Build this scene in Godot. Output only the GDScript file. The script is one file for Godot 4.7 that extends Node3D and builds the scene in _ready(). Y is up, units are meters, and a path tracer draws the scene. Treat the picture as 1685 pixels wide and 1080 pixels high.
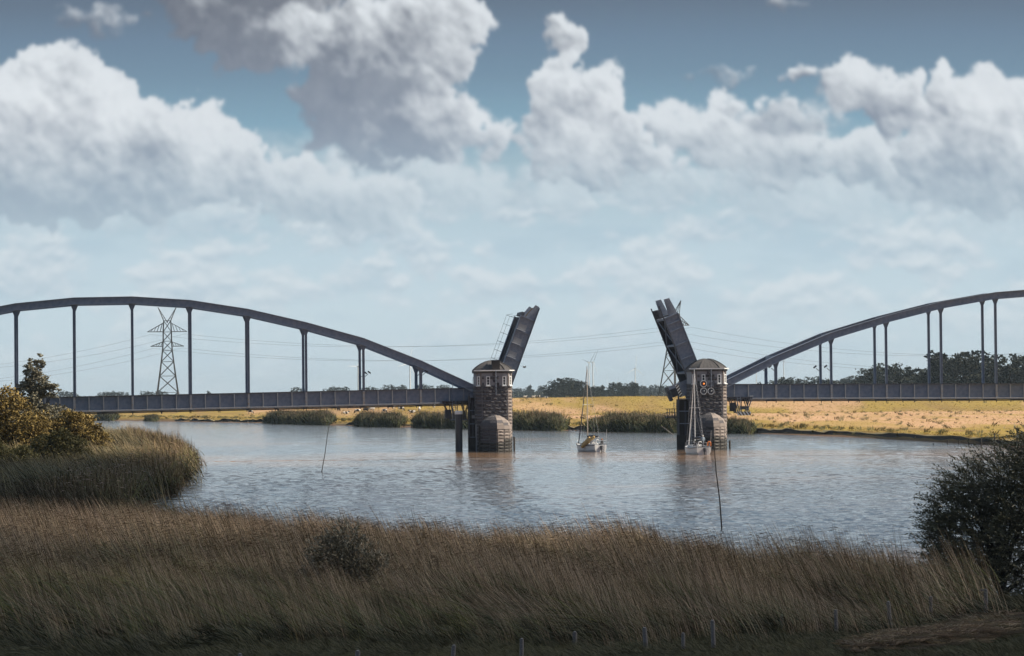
extends Node3D

const LENS := 5400.0     # focal length in units of 1/1685 of the frame width
const EYE := 8.31        # the eye stands on a dike, metres above the water
const EXPOSURE := 1.45
var eye_basis: Basis
var M := {}
var names_used := {}
var rng := RandomNumberGenerator.new()

# ---------------------------------------------------------------- where things stand
func view_ray(px: float, py: float) -> Vector3:
	return eye_basis * Vector3((px - 842.5) / LENS, -(py - 540.0) / LENS, -1.0)

func at(px: float, py: float, depth: float) -> Vector3:
	var d := view_ray(px, py)
	return Vector3(0, EYE, 0) + d * (depth / -d.z)

func on_level(px: float, py: float, h: float) -> Vector3:
	var d := view_ray(px, py)
	return Vector3(0, EYE, 0) + d * ((h - EYE) / d.y)

# the bridge runs along ALONG; ACROSS points back towards the dike
const ALONG := Vector3(0.99275, 0, -0.12022)
const ACROSS := Vector3(0.12022, 0, 0.99275)
const FOOT := Vector3(-57.29, 0, -473.05)

func on_bridge(s: float, h: float, c: float) -> Vector3:
	return FOOT + ALONG * s + Vector3(0, h, 0) + ACROSS * c

func bridge_basis() -> Basis:
	return Basis(ALONG, Vector3.UP, ACROSS)

func on_plane(px: float, py: float, c: float) -> Vector2:    # (s, h) where the line of sight meets the plane c metres in front of the girder
	var d := view_ray(px, py)
	var o := Vector3(0, EYE, 0) - FOOT
	var t := (c - o.dot(ACROSS)) / d.dot(ACROSS)
	var p := o + d * t
	return Vector2(p.dot(ALONG), p.y)

# ---------------------------------------------------------------- scene nodes
func numbered(called: String) -> String:
	var k: int = names_used.get(called, 0)
	names_used[called] = k + 1
	return called if k == 0 else "%s_%03d" % [called, k]

func tag(o: Node, label: String, category := "", group := "", kind := "") -> Node:
	if label: o.set_meta("label", label)
	if category: o.set_meta("category", category)
	if group: o.set_meta("group", group)
	if kind: o.set_meta("kind", kind)
	return o

func thing(called: String, label: String, category: String, pos := Vector3.ZERO, turn := 0.0, group := "") -> Node3D:
	var o := Node3D.new()
	o.name = numbered(called)
	add_child(o, true)
	o.position = pos
	o.rotation.y = turn
	tag(o, label, category, group)
	return o

func part_name(parent: Node, called: String) -> String:
	if not parent.has_node(NodePath(called)): return called
	var k := 1
	if parent.has_meta("n_" + called): k = parent.get_meta("n_" + called)
	parent.set_meta("n_" + called, k + 1)
	return "%s_%03d" % [called, k]

func put(called: String, mesh: Mesh, mat: Material, parent: Node = null, xf := Transform3D.IDENTITY) -> MeshInstance3D:
	var o := MeshInstance3D.new()
	o.mesh = mesh
	o.material_override = mat
	if parent == null:
		o.name = numbered(called)
		add_child(o, true)
	else:
		o.name = part_name(parent, called)
		parent.add_child(o, true)
	o.transform = xf
	return o

func copy_thing(src: Node3D, pos: Vector3, turn: float, label: String, called := "", size := 1.0) -> Node3D:
	var o: Node3D = src.duplicate()
	var base := called if called else String(src.name).rstrip("0123456789").trim_suffix("_")
	o.name = numbered(base)
	add_child(o, true)
	o.position = pos
	o.rotation = Vector3(0, turn, 0)
	o.scale = Vector3.ONE * size
	o.set_meta("label", label)
	return o

# ---------------------------------------------------------------- mesh building
class Builder:
	var v := PackedVector3Array()
	var n := PackedVector3Array()
	var c := PackedColorArray()
	var tint := Color.WHITE

	func tri(p: Vector3, q: Vector3, r: Vector3, np := Vector3.ZERO, nq := Vector3.ZERO, nr := Vector3.ZERO) -> void:
		var f := (q - p).cross(r - p)
		if np == Vector3.ZERO:
			np = -f.normalized()
			nq = np
			nr = np
		if f.dot(np + nq + nr) > 0.0:
			v.append(p); v.append(r); v.append(q)
			n.append(np); n.append(nr); n.append(nq)
		else:
			v.append(p); v.append(q); v.append(r)
			n.append(np); n.append(nq); n.append(nr)
		c.append(tint); c.append(tint); c.append(tint)

	func facet(a: Vector3, b: Vector3, d: Vector3, out: Vector3) -> void:
		var f := (b - a).cross(d - a).normalized()
		if f.dot(out) < 0.0: f = -f
		tri(a, b, d, f, f, f)

	func quad(a: Vector3, b: Vector3, d: Vector3, e: Vector3, out: Vector3) -> void:
		facet(a, b, d, out)
		facet(a, d, e, out)

	func box(xf: Transform3D, size: Vector3, bevel := 0.0) -> void:
		var h := size * 0.5
		if bevel <= 0.0:
			for ax in 3:
				for sg in [-1.0, 1.0]:
					var u := Vector3.ZERO; var w := Vector3.ZERO; var o := Vector3.ZERO
					o[ax] = h[ax] * sg
					u[(ax + 1) % 3] = h[(ax + 1) % 3]
					w[(ax + 2) % 3] = h[(ax + 2) % 3]
					var dn := xf.basis * (Vector3.ZERO + o)
					quad(xf * (o - u - w), xf * (o + u - w), xf * (o + u + w), xf * (o - u + w), dn)
			return
		# bevelled only round the +z face: a dressed stone or plate standing proud
		var f := [Vector3(-h.x, -h.y, 0), Vector3(h.x, -h.y, 0), Vector3(h.x, h.y, 0), Vector3(-h.x, h.y, 0)]
		for i in 4:
			var a: Vector3 = f[i]; var b: Vector3 = f[(i + 1) % 4]
			var ia := Vector3(a.x - signf(a.x) * bevel, a.y - signf(a.y) * bevel, h.z)
			var ib := Vector3(b.x - signf(b.x) * bevel, b.y - signf(b.y) * bevel, h.z)
			var ma := Vector3(a.x, a.y, h.z - bevel); var mb := Vector3(b.x, b.y, h.z - bevel)
			var ba := Vector3(a.x, a.y, -h.z); var bb := Vector3(b.x, b.y, -h.z)
			var out := xf.basis * ((a + b) * 0.5)
			quad(xf * ba, xf * bb, xf * mb, xf * ma, out)
			quad(xf * ma, xf * mb, xf * ib, xf * ia, out + xf.basis.z * out.length())
		quad(xf * Vector3(-h.x + bevel, -h.y + bevel, h.z), xf * Vector3(h.x - bevel, -h.y + bevel, h.z), xf * Vector3(h.x - bevel, h.y - bevel, h.z), xf * Vector3(-h.x + bevel, h.y - bevel, h.z), xf.basis.z)

	func block(at_: Vector3, size: Vector3) -> void:
		box(Transform3D(Basis.IDENTITY, at_), size)

	func bar(a: Vector3, b: Vector3, w: float, h: float, up := Vector3.UP) -> void:
		var x := b - a
		var l := x.length()
		x /= maxf(l, 1e-6)
		if absf(x.dot(up)) > 0.98: up = Vector3(0, 0, 1) if absf(x.z) < 0.9 else Vector3(1, 0, 0)
		var z := x.cross(up).normalized()
		var y := z.cross(x)
		box(Transform3D(Basis(x, y, z), (a + b) * 0.5), Vector3(l, h, w))

	func tube(pts: Array, radii: Array, sides := 6, capped := true) -> void:
		var rings := []
		var side := Vector3.ZERO
		for i in pts.size():
			var p: Vector3 = pts[i]
			var dir: Vector3 = (pts[mini(i + 1, pts.size() - 1)] - pts[maxi(i - 1, 0)]).normalized()
			if side == Vector3.ZERO:
				side = dir.cross(Vector3.UP if absf(dir.y) < 0.9 else Vector3.RIGHT).normalized()
			else:
				side = (side - dir * side.dot(dir)).normalized()
			var other := dir.cross(side)
			var ring := []
			var r: float = radii[mini(i, radii.size() - 1)]
			for k in sides:
				var a := TAU * k / sides
				var o := side * cos(a) + other * sin(a)
				ring.append([p + o * r, o])
			rings.append(ring)
		for i in rings.size() - 1:
			for k in sides:
				var a: Array = rings[i][k]; var b: Array = rings[i][(k + 1) % sides]
				var d: Array = rings[i + 1][(k + 1) % sides]; var e: Array = rings[i + 1][k]
				tri(a[0], b[0], d[0], a[1], b[1], d[1])
				tri(a[0], d[0], e[0], a[1], d[1], e[1])
		if capped:
			for i in [0, rings.size() - 1]:
				var out: Vector3 = pts[0] - pts[1] if i == 0 else pts[-1] - pts[-2]
				for k in range(1, sides - 1):
					facet(rings[i][0][0], rings[i][k][0], rings[i][k + 1][0], out)

	func prism(poly: PackedVector2Array, z0: float, z1: float, xf := Transform3D.IDENTITY) -> void:
		var ids := Geometry2D.triangulate_polygon(poly)
		for i in range(0, ids.size(), 3):
			var a := poly[ids[i]]; var b := poly[ids[i + 1]]; var d := poly[ids[i + 2]]
			facet(xf * Vector3(a.x, a.y, z1), xf * Vector3(b.x, b.y, z1), xf * Vector3(d.x, d.y, z1), xf.basis.z * signf(z1 - z0))
			facet(xf * Vector3(a.x, a.y, z0), xf * Vector3(b.x, b.y, z0), xf * Vector3(d.x, d.y, z0), -xf.basis.z * signf(z1 - z0))
		var turning := 0.0
		for i in poly.size():
			var p := poly[i]; var q := poly[(i + 1) % poly.size()]
			turning += p.x * q.y - q.x * p.y
		for i in poly.size():
			var p := poly[i]; var q := poly[(i + 1) % poly.size()]
			var out2 := Vector2(q.y - p.y, p.x - q.x) * signf(turning)
			quad(xf * Vector3(p.x, p.y, z0), xf * Vector3(q.x, q.y, z0), xf * Vector3(q.x, q.y, z1), xf * Vector3(p.x, p.y, z1), xf.basis * Vector3(out2.x, out2.y, 0))

	func lathe(profile: Array, sides := 12, xf := Transform3D.IDENTITY) -> void:   # profile of Vector2(radius, height)
		for i in profile.size() - 1:
			var a: Vector2 = profile[i]; var b: Vector2 = profile[i + 1]
			var nn := Vector2(b.y - a.y, a.x - b.x).normalized()
			for k in sides:
				var t0 := TAU * k / sides; var t1 := TAU * (k + 1) / sides
				var d0 := Vector3(cos(t0), 0, sin(t0)); var d1 := Vector3(cos(t1), 0, sin(t1))
				var n0 := (xf.basis * (d0 * nn.x + Vector3.UP * nn.y)).normalized(); var n1 := (xf.basis * (d1 * nn.x + Vector3.UP * nn.y)).normalized()
				var p := xf * (d0 * a.x + Vector3.UP * a.y); var q := xf * (d1 * a.x + Vector3.UP * a.y)
				var r := xf * (d1 * b.x + Vector3.UP * b.y); var s := xf * (d0 * b.x + Vector3.UP * b.y)
				if a.x > 1e-4: tri(p, q, r, n0, n1, n1)
				if b.x > 1e-4: tri(p, r, s, n0, n1, n0)

	func done() -> ArrayMesh:
		var m := ArrayMesh.new()
		if v.is_empty(): return m
		var arr := []
		arr.resize(Mesh.ARRAY_MAX)
		arr[Mesh.ARRAY_VERTEX] = v
		arr[Mesh.ARRAY_NORMAL] = n
		arr[Mesh.ARRAY_COLOR] = c
		m.add_surface_from_arrays(Mesh.PRIMITIVE_TRIANGLES, arr)
		return m

func block_mesh(size: Vector3, bevel := 0.0) -> ArrayMesh:
	var b := Builder.new()
	b.box(Transform3D.IDENTITY, size, bevel)
	return b.done()

func bar_mesh(a: Vector3, e: Vector3, w: float, h: float) -> ArrayMesh:
	var b := Builder.new()
	b.bar(a, e, w, h)
	return b.done()

# ---------------------------------------------------------------- materials
func lin(r: float, g: float, b: float) -> Color:      # a real-world base colour, as the sRGB value a material takes
	return Color(r, g, b).linear_to_srgb()

func grain(sd: int, freq: float, octaves: int, stops: Array, size := 512, kind := FastNoiseLite.TYPE_SIMPLEX_SMOOTH, as_normal := false, strength := 4.0) -> NoiseTexture2D:
	var f := FastNoiseLite.new()
	f.seed = sd
	f.noise_type = kind
	f.frequency = freq
	f.fractal_type = FastNoiseLite.FRACTAL_FBM
	f.fractal_octaves = octaves
	var t := NoiseTexture2D.new()
	t.width = size
	t.height = size
	t.seamless = true
	t.noise = f
	t.as_normal_map = as_normal
	t.bump_strength = strength
	if stops.size():
		var g := Gradient.new()
		var offs := PackedFloat32Array(); var cols := PackedColorArray()
		for s in stops:
			offs.append(s[0])
			cols.append(lin(s[1], s[2], s[3]))
		g.offsets = offs
		g.colors = cols
		t.color_ramp = g
	return t

func surface(tex: Texture2D, per_metre: float, rough: float, world := true) -> StandardMaterial3D:
	var m := StandardMaterial3D.new()
	m.albedo_texture = tex
	m.roughness = rough
	m.uv1_triplanar = true
	m.uv1_world_triplanar = world
	m.uv1_scale = Vector3.ONE * per_metre
	m.vertex_color_use_as_albedo = true
	return m

func plain(r: float, g: float, b: float, rough := 0.7, metal := 0.0) -> StandardMaterial3D:
	var m := StandardMaterial3D.new()
	m.albedo_color = lin(r, g, b)
	m.roughness = rough
	m.metallic = metal
	return m

func leafy(r: float, g: float, b: float, back := 0.35) -> StandardMaterial3D:
	var m := plain(r, g, b, 0.75)
	m.vertex_color_use_as_albedo = true
	m.cull_mode = BaseMaterial3D.CULL_DISABLED
	m.backlight_enabled = true
	m.backlight = Color(back, back, back)
	m.metallic_specular = 0.3
	return m

func make_materials() -> void:
	M.steel = surface(grain(3, 0.01, 5, [[0.0, .17, .205, .275], [0.45, .22, .262, .34], [0.7, .25, .285, .36], [1.0, .27, .285, .33]]), 0.22, 0.6)
	M.steel.metallic_specular = 0.35
	M.rust_steel = surface(grain(4, 0.015, 5, [[0.0, .2, .22, .26], [0.55, .3, .315, .355], [0.72, .3, .26, .23], [1.0, .3, .2, .13]]), 0.3, 0.75)
	M.dark_steel = surface(grain(5, 0.02, 4, [[0.0, .05, .053, .068], [0.6, .085, .089, .108], [1.0, .12, .115, .12]]), 0.3, 0.7)
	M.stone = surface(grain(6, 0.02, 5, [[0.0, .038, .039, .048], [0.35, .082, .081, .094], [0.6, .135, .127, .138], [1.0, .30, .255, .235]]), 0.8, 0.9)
	M.stone.normal_enabled = true
	M.stone.normal_texture = grain(7, 0.035, 5, [], 512, FastNoiseLite.TYPE_SIMPLEX_SMOOTH, true, 14.0)
	M.stone.normal_scale = 1.6
	M.dressed_sunlit = surface(grain(61, 0.02, 5, [[0.0, .12, .105, .10], [0.4, .24, .205, .19], [1.0, .42, .35, .31]]), 0.8, 0.9)  # paler stone: sunlight on the sunward faces is put into its colour
	M.mortar = surface(grain(8, 0.03, 4, [[0.0, .24, .24, .265], [1.0, .36, .36, .38]]), 0.6, 0.95)
	M.wet_stone = surface(grain(9, 0.02, 5, [[0.0, .018, .016, .016], [0.5, .038, .034, .031], [1.0, .085, .07, .05]]), 0.6, 0.7)
	M.roof = surface(grain(10, 0.02, 5, [[0.0, .032, .031, .034], [0.5, .066, .063, .066], [1.0, .17, .15, .14]]), 0.9, 0.8)
	M.white_paint = surface(grain(11, 0.02, 4, [[0.0, .68, .7, .71], [0.4, .82, .84, .85], [1.0, .86, .87, .87]]), 0.7, 0.5)
	M.boat_white = surface(grain(12, 0.02, 4, [[0.0, .56, .58, .6], [0.6, .72, .73, .74], [1.0, .78, .78, .77]], 512), 0.4, 0.3, false)
	M.pane = plain(.02, .022, .026, 0.08)
	M.pale_wood = surface(grain(13, 0.03, 4, [[0.0, .13, .115, .11], [0.5, .22, .20, .195], [1.0, .33, .31, .30]]), 1.2, 0.9)
	M.dark_wood = surface(grain(14, 0.03, 4, [[0.0, .02, .018, .016], [0.5, .045, .038, .033], [1.0, .08, .066, .055]]), 0.8, 0.9)
	M.bark = surface(grain(15, 0.03, 4, [[0.0, .03, .026, .02], [0.5, .06, .05, .042], [1.0, .1, .088, .075]]), 1.0, 0.95)

# ---------------------------------------------------------------- sky: air and clouds over direction, in units of 1/5400 rad (x to the east of the view axis, y down from a level 540 above it)
const AIR_Y := [-400.0, -60.0, 0.0, 60.0, 120.0, 200.0, 260.0, 330.0, 420.0, 520.0, 660.0]
const AIR_C := [0x5a6c85, 0x64758b, 0x697a8d, 0x71889e, 0x7893a8, 0x86a8bc, 0xa0bac8, 0xb4cad6, 0xc1d5e0, 0xc7d9e2, 0xc2d3dd]
# cumulus lobes: x, y, half width, half height, lightness
const LOBES_A := [[60, 190, 112, 112, 1.0], [-40, 210, 100, 110, 1.0], [150, 190, 92, 84, 1.0], [228, 212, 66, 62, 1.0], [105, 128, 72, 54, 1.0], [322, 238, 70, 78, 1.0], [384, 262, 56, 50, 1.0],
	[250, 285, 120, 56, 0.62], [90, 300, 170, 50, 0.4], [250, 232, 62, 40, 0.55], [455, 292, 66, 42, 0.95], [520, 315, 80, 46, 0.95], [600, 330, 90, 44, 0.9]]
const LOBES_B := [[330, 14, 62, 46, 0.1], [420, 46, 82, 62, 0.22], [492, 44, 56, 54, 0.85], [450, -30, 130, 50, 0.2], [600, 66, 92, 84, 0.55], [705, 40, 92, 76, 0.85], [640, 146, 100, 80, 0.12],
	[742, 76, 56, 54, 0.95], [580, 190, 62, 48, 0.2], [706, 190, 90, 58, 0.7], [764, 218, 58, 36, 0.9], [640, 220, 110, 40, 0.35], [552, 120, 52, 62, 0.12], [612, 38, 34, 34, 1.0], [596, 130, 60, 50, 0.05]]
const LOBES_C := [[924, 56, 32, 26, 0.7], [936, 100, 16, 34, 0.8], [938, 146, 52, 44, 1.0], [986, 172, 54, 60, 1.0], [908, 184, 40, 46, 1.0], [950, 224, 88, 46, 0.95], [1032, 226, 44, 36, 0.95], [1000, 256, 112, 34, 0.85]]
const LOBES_D := [[1092, 200, 48, 32, 1.0], [1142, 216, 58, 36, 1.0], [1214, 184, 46, 18, 1.0], [1204, 232, 80, 44, 0.95], [1290, 205, 66, 30, 0.55], [1300, 254, 92, 42, 0.9], [1352, 262, 60, 36, 0.9], [1430, 264, 72, 40, 0.9], [1500, 290, 80, 40, 0.9]]
const LOBES_E := [[1332, 128, 28, 10, 0.85], [1380, 132, 42, 22, 0.95], [1424, 142, 62, 34, 0.95], [1472, 168, 60, 34, 0.85], [1508, 196, 52, 30, 0.8], [1560, 158, 34, 44, 1.0], [1604, 178, 62, 52, 1.0],
	[1664, 194, 62, 58, 1.0], [1604, 244, 92, 66, 0.8], [1686, 262, 84, 78, 0.85], [1544, 262, 62, 56, 0.8], [1622, 314, 120, 44, 0.62], [1760, 230, 100, 110, 1.0]]
const LOBES_F := [[1196, 130, 40, 9, 0.2], [160, 22, 46, 22, 0.3], [1290, 2, 26, 12, 0.25], [1330, 196, 60, 30, 0.5]]
const LOBES_G := [[700, 292, 120, 54, 0.95], [800, 304, 46, 44, 1.0], [580, 270, 60, 30, 1.0], [30, 345, 60, 40, 1.0], [560, 290, 60, 40, 0.9], [1120, 300, 120, 40, 0.9], [900, 310, 90, 34, 0.85], [1250, 310, 110, 40, 0.9], [1400, 330, 120, 40, 0.9], [250, 350, 130, 32, 0.9], [1640, 370, 110, 30, 0.85]]

var cloud_rows := 0
var cloud_cols := 0
const CX := -150.0
const CY := -110.0
const CSTEP := 2.0

func air(y: float) -> Vector3:
	var i := 0
	while i < AIR_Y.size() - 2 and y > AIR_Y[i + 1]: i += 1
	var t: float = clampf((y - AIR_Y[i]) / (AIR_Y[i + 1] - AIR_Y[i]), 0.0, 1.0)
	var a := Color.hex(AIR_C[i] * 256 + 255).srgb_to_linear(); var b := Color.hex(AIR_C[i + 1] * 256 + 255).srgb_to_linear()
	return Vector3(a.r, a.g, a.b).lerp(Vector3(b.r, b.g, b.b), t)

func noise(sd: int, freq: float, oct: int, kind := FastNoiseLite.TYPE_SIMPLEX_SMOOTH) -> FastNoiseLite:
	var f := FastNoiseLite.new()
	f.seed = sd
	f.frequency = freq
	f.noise_type = kind
	f.fractal_type = FastNoiseLite.FRACTAL_FBM
	f.fractal_octaves = oct
	if kind == FastNoiseLite.TYPE_CELLULAR:
		f.cellular_return_type = FastNoiseLite.RETURN_DISTANCE
		f.cellular_distance_function = FastNoiseLite.DISTANCE_EUCLIDEAN
		f.fractal_gain = 0.5
	return f

# one bank of cumulus laid over the picture of the sky so far (pic holds linear colours)
func bank(pic: PackedVector3Array, lobes: Array, sd: int, haze: float, soft: float) -> void:
	var x0 := 1e9; var x1 := -1e9; var y0 := 1e9; var y1 := -1e9
	for l in lobes:
		x0 = minf(x0, l[0] - l[2] * 1.7); x1 = maxf(x1, l[0] + l[2] * 1.7)
		y0 = minf(y0, l[1] - l[3] * 1.7); y1 = maxf(y1, l[1] + l[3] * 1.9)
	var i0 := maxi(0, int((x0 - CX) / CSTEP)); var i1 := mini(cloud_cols - 1, int((x1 - CX) / CSTEP))
	var j0 := maxi(0, int((y0 - CY) / CSTEP)); var j1 := mini(cloud_rows - 1, int((y1 - CY) / CSTEP))
	var w := i1 - i0 + 1; var h := j1 - j0 + 1
	if w < 3 or h < 3: return
	var hgt := PackedFloat32Array(); hgt.resize(w * h)
	var low := PackedFloat32Array(); low.resize(w * h)
	var lum := PackedFloat32Array(); lum.resize(w * h)
	var wx := noise(sd, 0.011, 5); var wy := noise(sd + 1, 0.011, 5)
	var puff := noise(sd + 2, 0.021, 5, FastNoiseLite.TYPE_CELLULAR)
	var big := noise(sd + 4, 0.011, 3, FastNoiseLite.TYPE_CELLULAR)
	var fine := noise(sd + 3, 0.03, 5)
	var veil := noise(sd + 5, 0.008, 4)
	for j in h:
		var y := CY + (j + j0) * CSTEP
		for i in w:
			var x := CX + (i + i0) * CSTEP
			var dx := wx.get_noise_2d(x, y) * 34.0; var dy := wy.get_noise_2d(x, y) * 30.0
			var best := -0.6; var light := 0.0; var sum := 1e-4
			for l in lobes:
				var ex: float = (x + dx - l[0]) / l[2]
				if ex > 1.6 or ex < -1.6: continue
				var ey: float = (y + dy - l[1]) / l[3]
				if ey > 0.0: ey *= 0.85
				var q := ex * ex + ey * ey
				if q > 2.4: continue
				var g: float = (1.0 - q) * minf(l[2], l[3]) / 60.0
				best = maxf(best, g) + 0.12 * maxf(0.0, minf(best, g))
				var k := exp(-3.4 * q)
				light += k * (l[4] * 0.78 - 0.26 * ey + 0.10 * ex); sum += k
			if best < -0.59:
				hgt[j * w + i] = -1.0
				continue
			var p := -puff.get_noise_2d(x + dx * 0.6, y + dy * 0.6)       # rounded billows
			var f := fine.get_noise_2d(x, y)
			var pb := -big.get_noise_2d(x + dx * 0.8, y + dy * 0.8)
			hgt[j * w + i] = best + 0.46 * p + 0.40 * f + 0.22 * veil.get_noise_2d(x * 2.0, y * 2.0)
			low[j * w + i] = best * 0.5 + 0.55 * pb + 0.20 * p + 0.06 * f
			lum[j * w + i] = light / sum - 0.04 + 0.36 * veil.get_noise_2d(x, y) + 0.14 * p + 0.10 * f
	for j in range(1, h - 1):
		var y := CY + (j + j0) * CSTEP
		var sky := air(y + 20.0)
		for i in range(1, w - 1):
			var e := hgt[j * w + i]
			var a := smoothstep(-0.05, soft, e)
			if a <= 0.002: continue
			var r0 := mini(i + 3, w - 1); var l0 := maxi(i - 3, 0); var d0 := mini(j + 3, h - 1); var u0 := maxi(j - 3, 0)
			var gx := clampf(low[j * w + r0] - low[j * w + l0], -0.5, 0.5)
			var gy := clampf(low[d0 * w + i] - low[u0 * w + i], -0.5, 0.5)
			var rim := (1.0 - smoothstep(soft * 0.6, soft * 2.6, e)) * 0.12
			var r1 := mini(i + 1, w - 1); var u1 := maxi(j - 1, 0)
			var fx := clampf(hgt[j * w + r1] - hgt[j * w + i - 1], -0.3, 0.3); var fy := clampf(hgt[mini(j + 1, h - 1) * w + i] - hgt[u1 * w + i], -0.3, 0.3)
			var s := clampf((lum[j * w + i] - 0.17) * 1.08 - gx * 0.45 + gy * 0.6 - fx * 0.22 + fy * 0.32 + rim * 1.3, 0.0, 1.0)
			s = s * s * (3.0 - 2.0 * s) * 0.4 + s * 0.6
			s = 0.10 + 0.90 * s + 0.16 * clampf(hgt[j * w + i] - low[j * w + i] * 1.3, -0.4, 0.4)
			var dark := Vector3(.13, .15, .195).lerp(Vector3(.27, .335, .43), clampf(y / 300.0, 0.0, 1.0))
			var bright := Vector3(.74, .785, .825)
			var col := dark.lerp(bright, s)
			var hz := clampf(haze + smoothstep(170.0, 420.0, y) * 0.62, 0.0, 0.9)
			col = col.lerp(sky, hz)
			pic[(j + j0) * cloud_cols + i + i0] = pic[(j + j0) * cloud_cols + i + i0].lerp(col, a)

func sky_picture() -> PackedVector3Array:
	cloud_cols = int((1685.0 + 300.0) / CSTEP)
	cloud_rows = int((680.0 - CY) / CSTEP)
	var pic := PackedVector3Array()
	pic.resize(cloud_cols * cloud_rows)
	var n1 := noise(50, 0.006, 6); var n2 := noise(51, 0.012, 6); var n3 := noise(52, 0.03, 5, FastNoiseLite.TYPE_CELLULAR)
	for j in cloud_rows:
		var y := CY + j * CSTEP
		var a := air(y)
		var band := smoothstep(190.0, 300.0, y) * (1.0 - 0.6 * smoothstep(430.0, 620.0, y))
		for i in cloud_cols:
			var x := CX + i * CSTEP
			var col := a
			if band > 0.01:
				# rows of small far cumulus: lit tops over soft grey bases
				var wy := y + 5.0 * n2.get_noise_2d(x * 2.0, y * 2.0)
				var f := n1.get_noise_2d(x * 0.8, wy * 1.5) + 0.5 * n2.get_noise_2d(x * 1.1, wy * 1.6) - 0.45 * n3.get_noise_2d(x * 0.7, wy * 1.1)
				var fb := n1.get_noise_2d(x * 0.8, (wy - 9.0) * 1.5) + 0.5 * n2.get_noise_2d(x * 1.1, (wy - 9.0) * 1.6) - 0.45 * n3.get_noise_2d(x * 0.7, (wy - 9.0) * 1.1)
				var t := smoothstep(-0.05, 0.45, f) * band
				var s := clampf(0.55 + (f - fb) * 1.5, 0.0, 1.0)
				col = col.lerp(Vector3(.46, .56, .65).lerp(Vector3(.74, .79, .825), s), t * 0.62)
				var g := n1.get_noise_2d(x * 0.5 + 900.0, y * 2.0)
				col = col.lerp(Vector3(.40, .54, .65), smoothstep(0.05, 0.45, g) * band * 0.3)
			pic[j * cloud_cols + i] = col
	bank(pic, LOBES_G, 300, 0.2, 1.0)
	bank(pic, LOBES_D, 310, 0.05, 0.45)
	bank(pic, LOBES_E, 320, 0.0, 0.36)
	bank(pic, LOBES_C, 330, 0.0, 0.3)
	bank(pic, LOBES_A, 340, 0.0, 0.3)
	bank(pic, LOBES_B, 350, 0.0, 0.42)
	bank(pic, LOBES_F, 360, 0.1, 0.9)
	return pic

func sky_elsewhere(az: float, el: float, n: FastNoiseLite, n2: FastNoiseLite) -> Vector3:
	var y := 648.0 - el * LENS
	var a := air(maxf(y, -60.0)).lerp(Vector3(.34, .46, .57), smoothstep(0.125, 0.24, el))
	if el < 0.0: return Vector3(.50, .60, .68)
	var k := 1.0 / (0.12 + sin(el))
	var p := Vector3(sin(az) * cos(el) * k, cos(az) * cos(el) * k, 0.0) * 60.0
	var f := n.get_noise_2d(p.x, p.y) + 0.4 * n2.get_noise_2d(p.x, p.y)
	var t := smoothstep(-0.12, 0.25, f) * smoothstep(0.02, 0.09, el)
	var g := clampf(0.55 + n2.get_noise_2d(p.x + 40.0, p.y) * 0.9, 0.0, 1.0)
	return a.lerp(Vector3(.34, .42, .51).lerp(Vector3(.66, .73, .79), g), t * 0.75)

# The panorama's axis is laid level along the view, where its grid is finest; sky_rotation turns it there.
const POLE_UP := 0.50      # radians the panorama's pole stands above the horizon
func make_sky() -> Sky:
	var pic := sky_picture()
	var wide := 4096; var tall := 4096
	var turn := Basis.from_euler(sky_turn())     # takes the panorama's up to the view direction, tilted up
	var n := noise(70, 0.012, 5); var n2 := noise(71, 0.03, 5)
	var small := Image.create_empty(256, 256, false, Image.FORMAT_RGB8)
	for j in 256:
		var th := (j + 0.5) / 256.0 * PI
		for i in 256:
			var ph := (i + 0.5) / 256.0 * TAU
			var w := turn * Vector3(sin(ph) * sin(th), cos(th), -cos(ph) * sin(th))
			var c := sky_elsewhere(atan2(w.x, -w.z), asin(clampf(w.y, -1.0, 1.0)), n, n2)
			if th > PI * 0.5: c = Vector3(.135, .175, .235)
			small.set_pixel(i, j, Color(c.x, c.y, c.z).linear_to_srgb())
	small.resize(wide, tall, Image.INTERPOLATE_CUBIC)
	var j0 := int((POLE_UP - 0.150) / PI * tall); var j1 := int((POLE_UP + 0.09) / PI * tall)
	for j in range(j0, j1):
		var th := (j + 0.5) / tall * PI
		for i in range(wide / 2 - 420, wide / 2 + 420):
			var ph := (i + 0.5) / wide * TAU
			var lx := sin(ph) * sin(th)
			if absf(lx) > 0.2 : continue
			var w := turn * Vector3(lx, cos(th), -cos(ph) * sin(th))
			if w.z > -0.5: continue
			var x := 842.5 + w.x / -w.z * LENS; var y := 648.0 - w.y / -w.z * LENS
			var fx := (x - CX) / CSTEP; var fy := (y - CY) / CSTEP
			if fx < 1.0 or fy < 1.0 or fx > cloud_cols - 3.0 or fy > cloud_rows - 3.0: continue
			var ix := int(fx); var iy := int(fy); var tx := fx - ix; var ty := fy - iy
			var k := iy * cloud_cols + ix
			var c := pic[k].lerp(pic[k + 1], tx).lerp(pic[k + cloud_cols].lerp(pic[k + cloud_cols + 1], tx), ty)
			var edge := minf(minf(fx, cloud_cols - fx), fy) * CSTEP / 110.0
			if edge < 1.0:
				var o := small.get_pixel(i, j).srgb_to_linear()
				c = Vector3(o.r, o.g, o.b).lerp(c, smoothstep(0.0, 1.0, edge))
			small.set_pixel(i, j, Color(c.x, c.y, c.z).linear_to_srgb())
	var m := PanoramaSkyMaterial.new()
	m.panorama = ImageTexture.create_from_image(small)
	m.energy_multiplier = 1.0 / EXPOSURE
	var s := Sky.new()
	s.sky_material = m
	return s

func sky_turn() -> Vector3:
	return (Basis(Vector3.RIGHT, -(PI / 2 - POLE_UP)) * Basis(Vector3.UP, PI)).get_euler()

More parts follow.
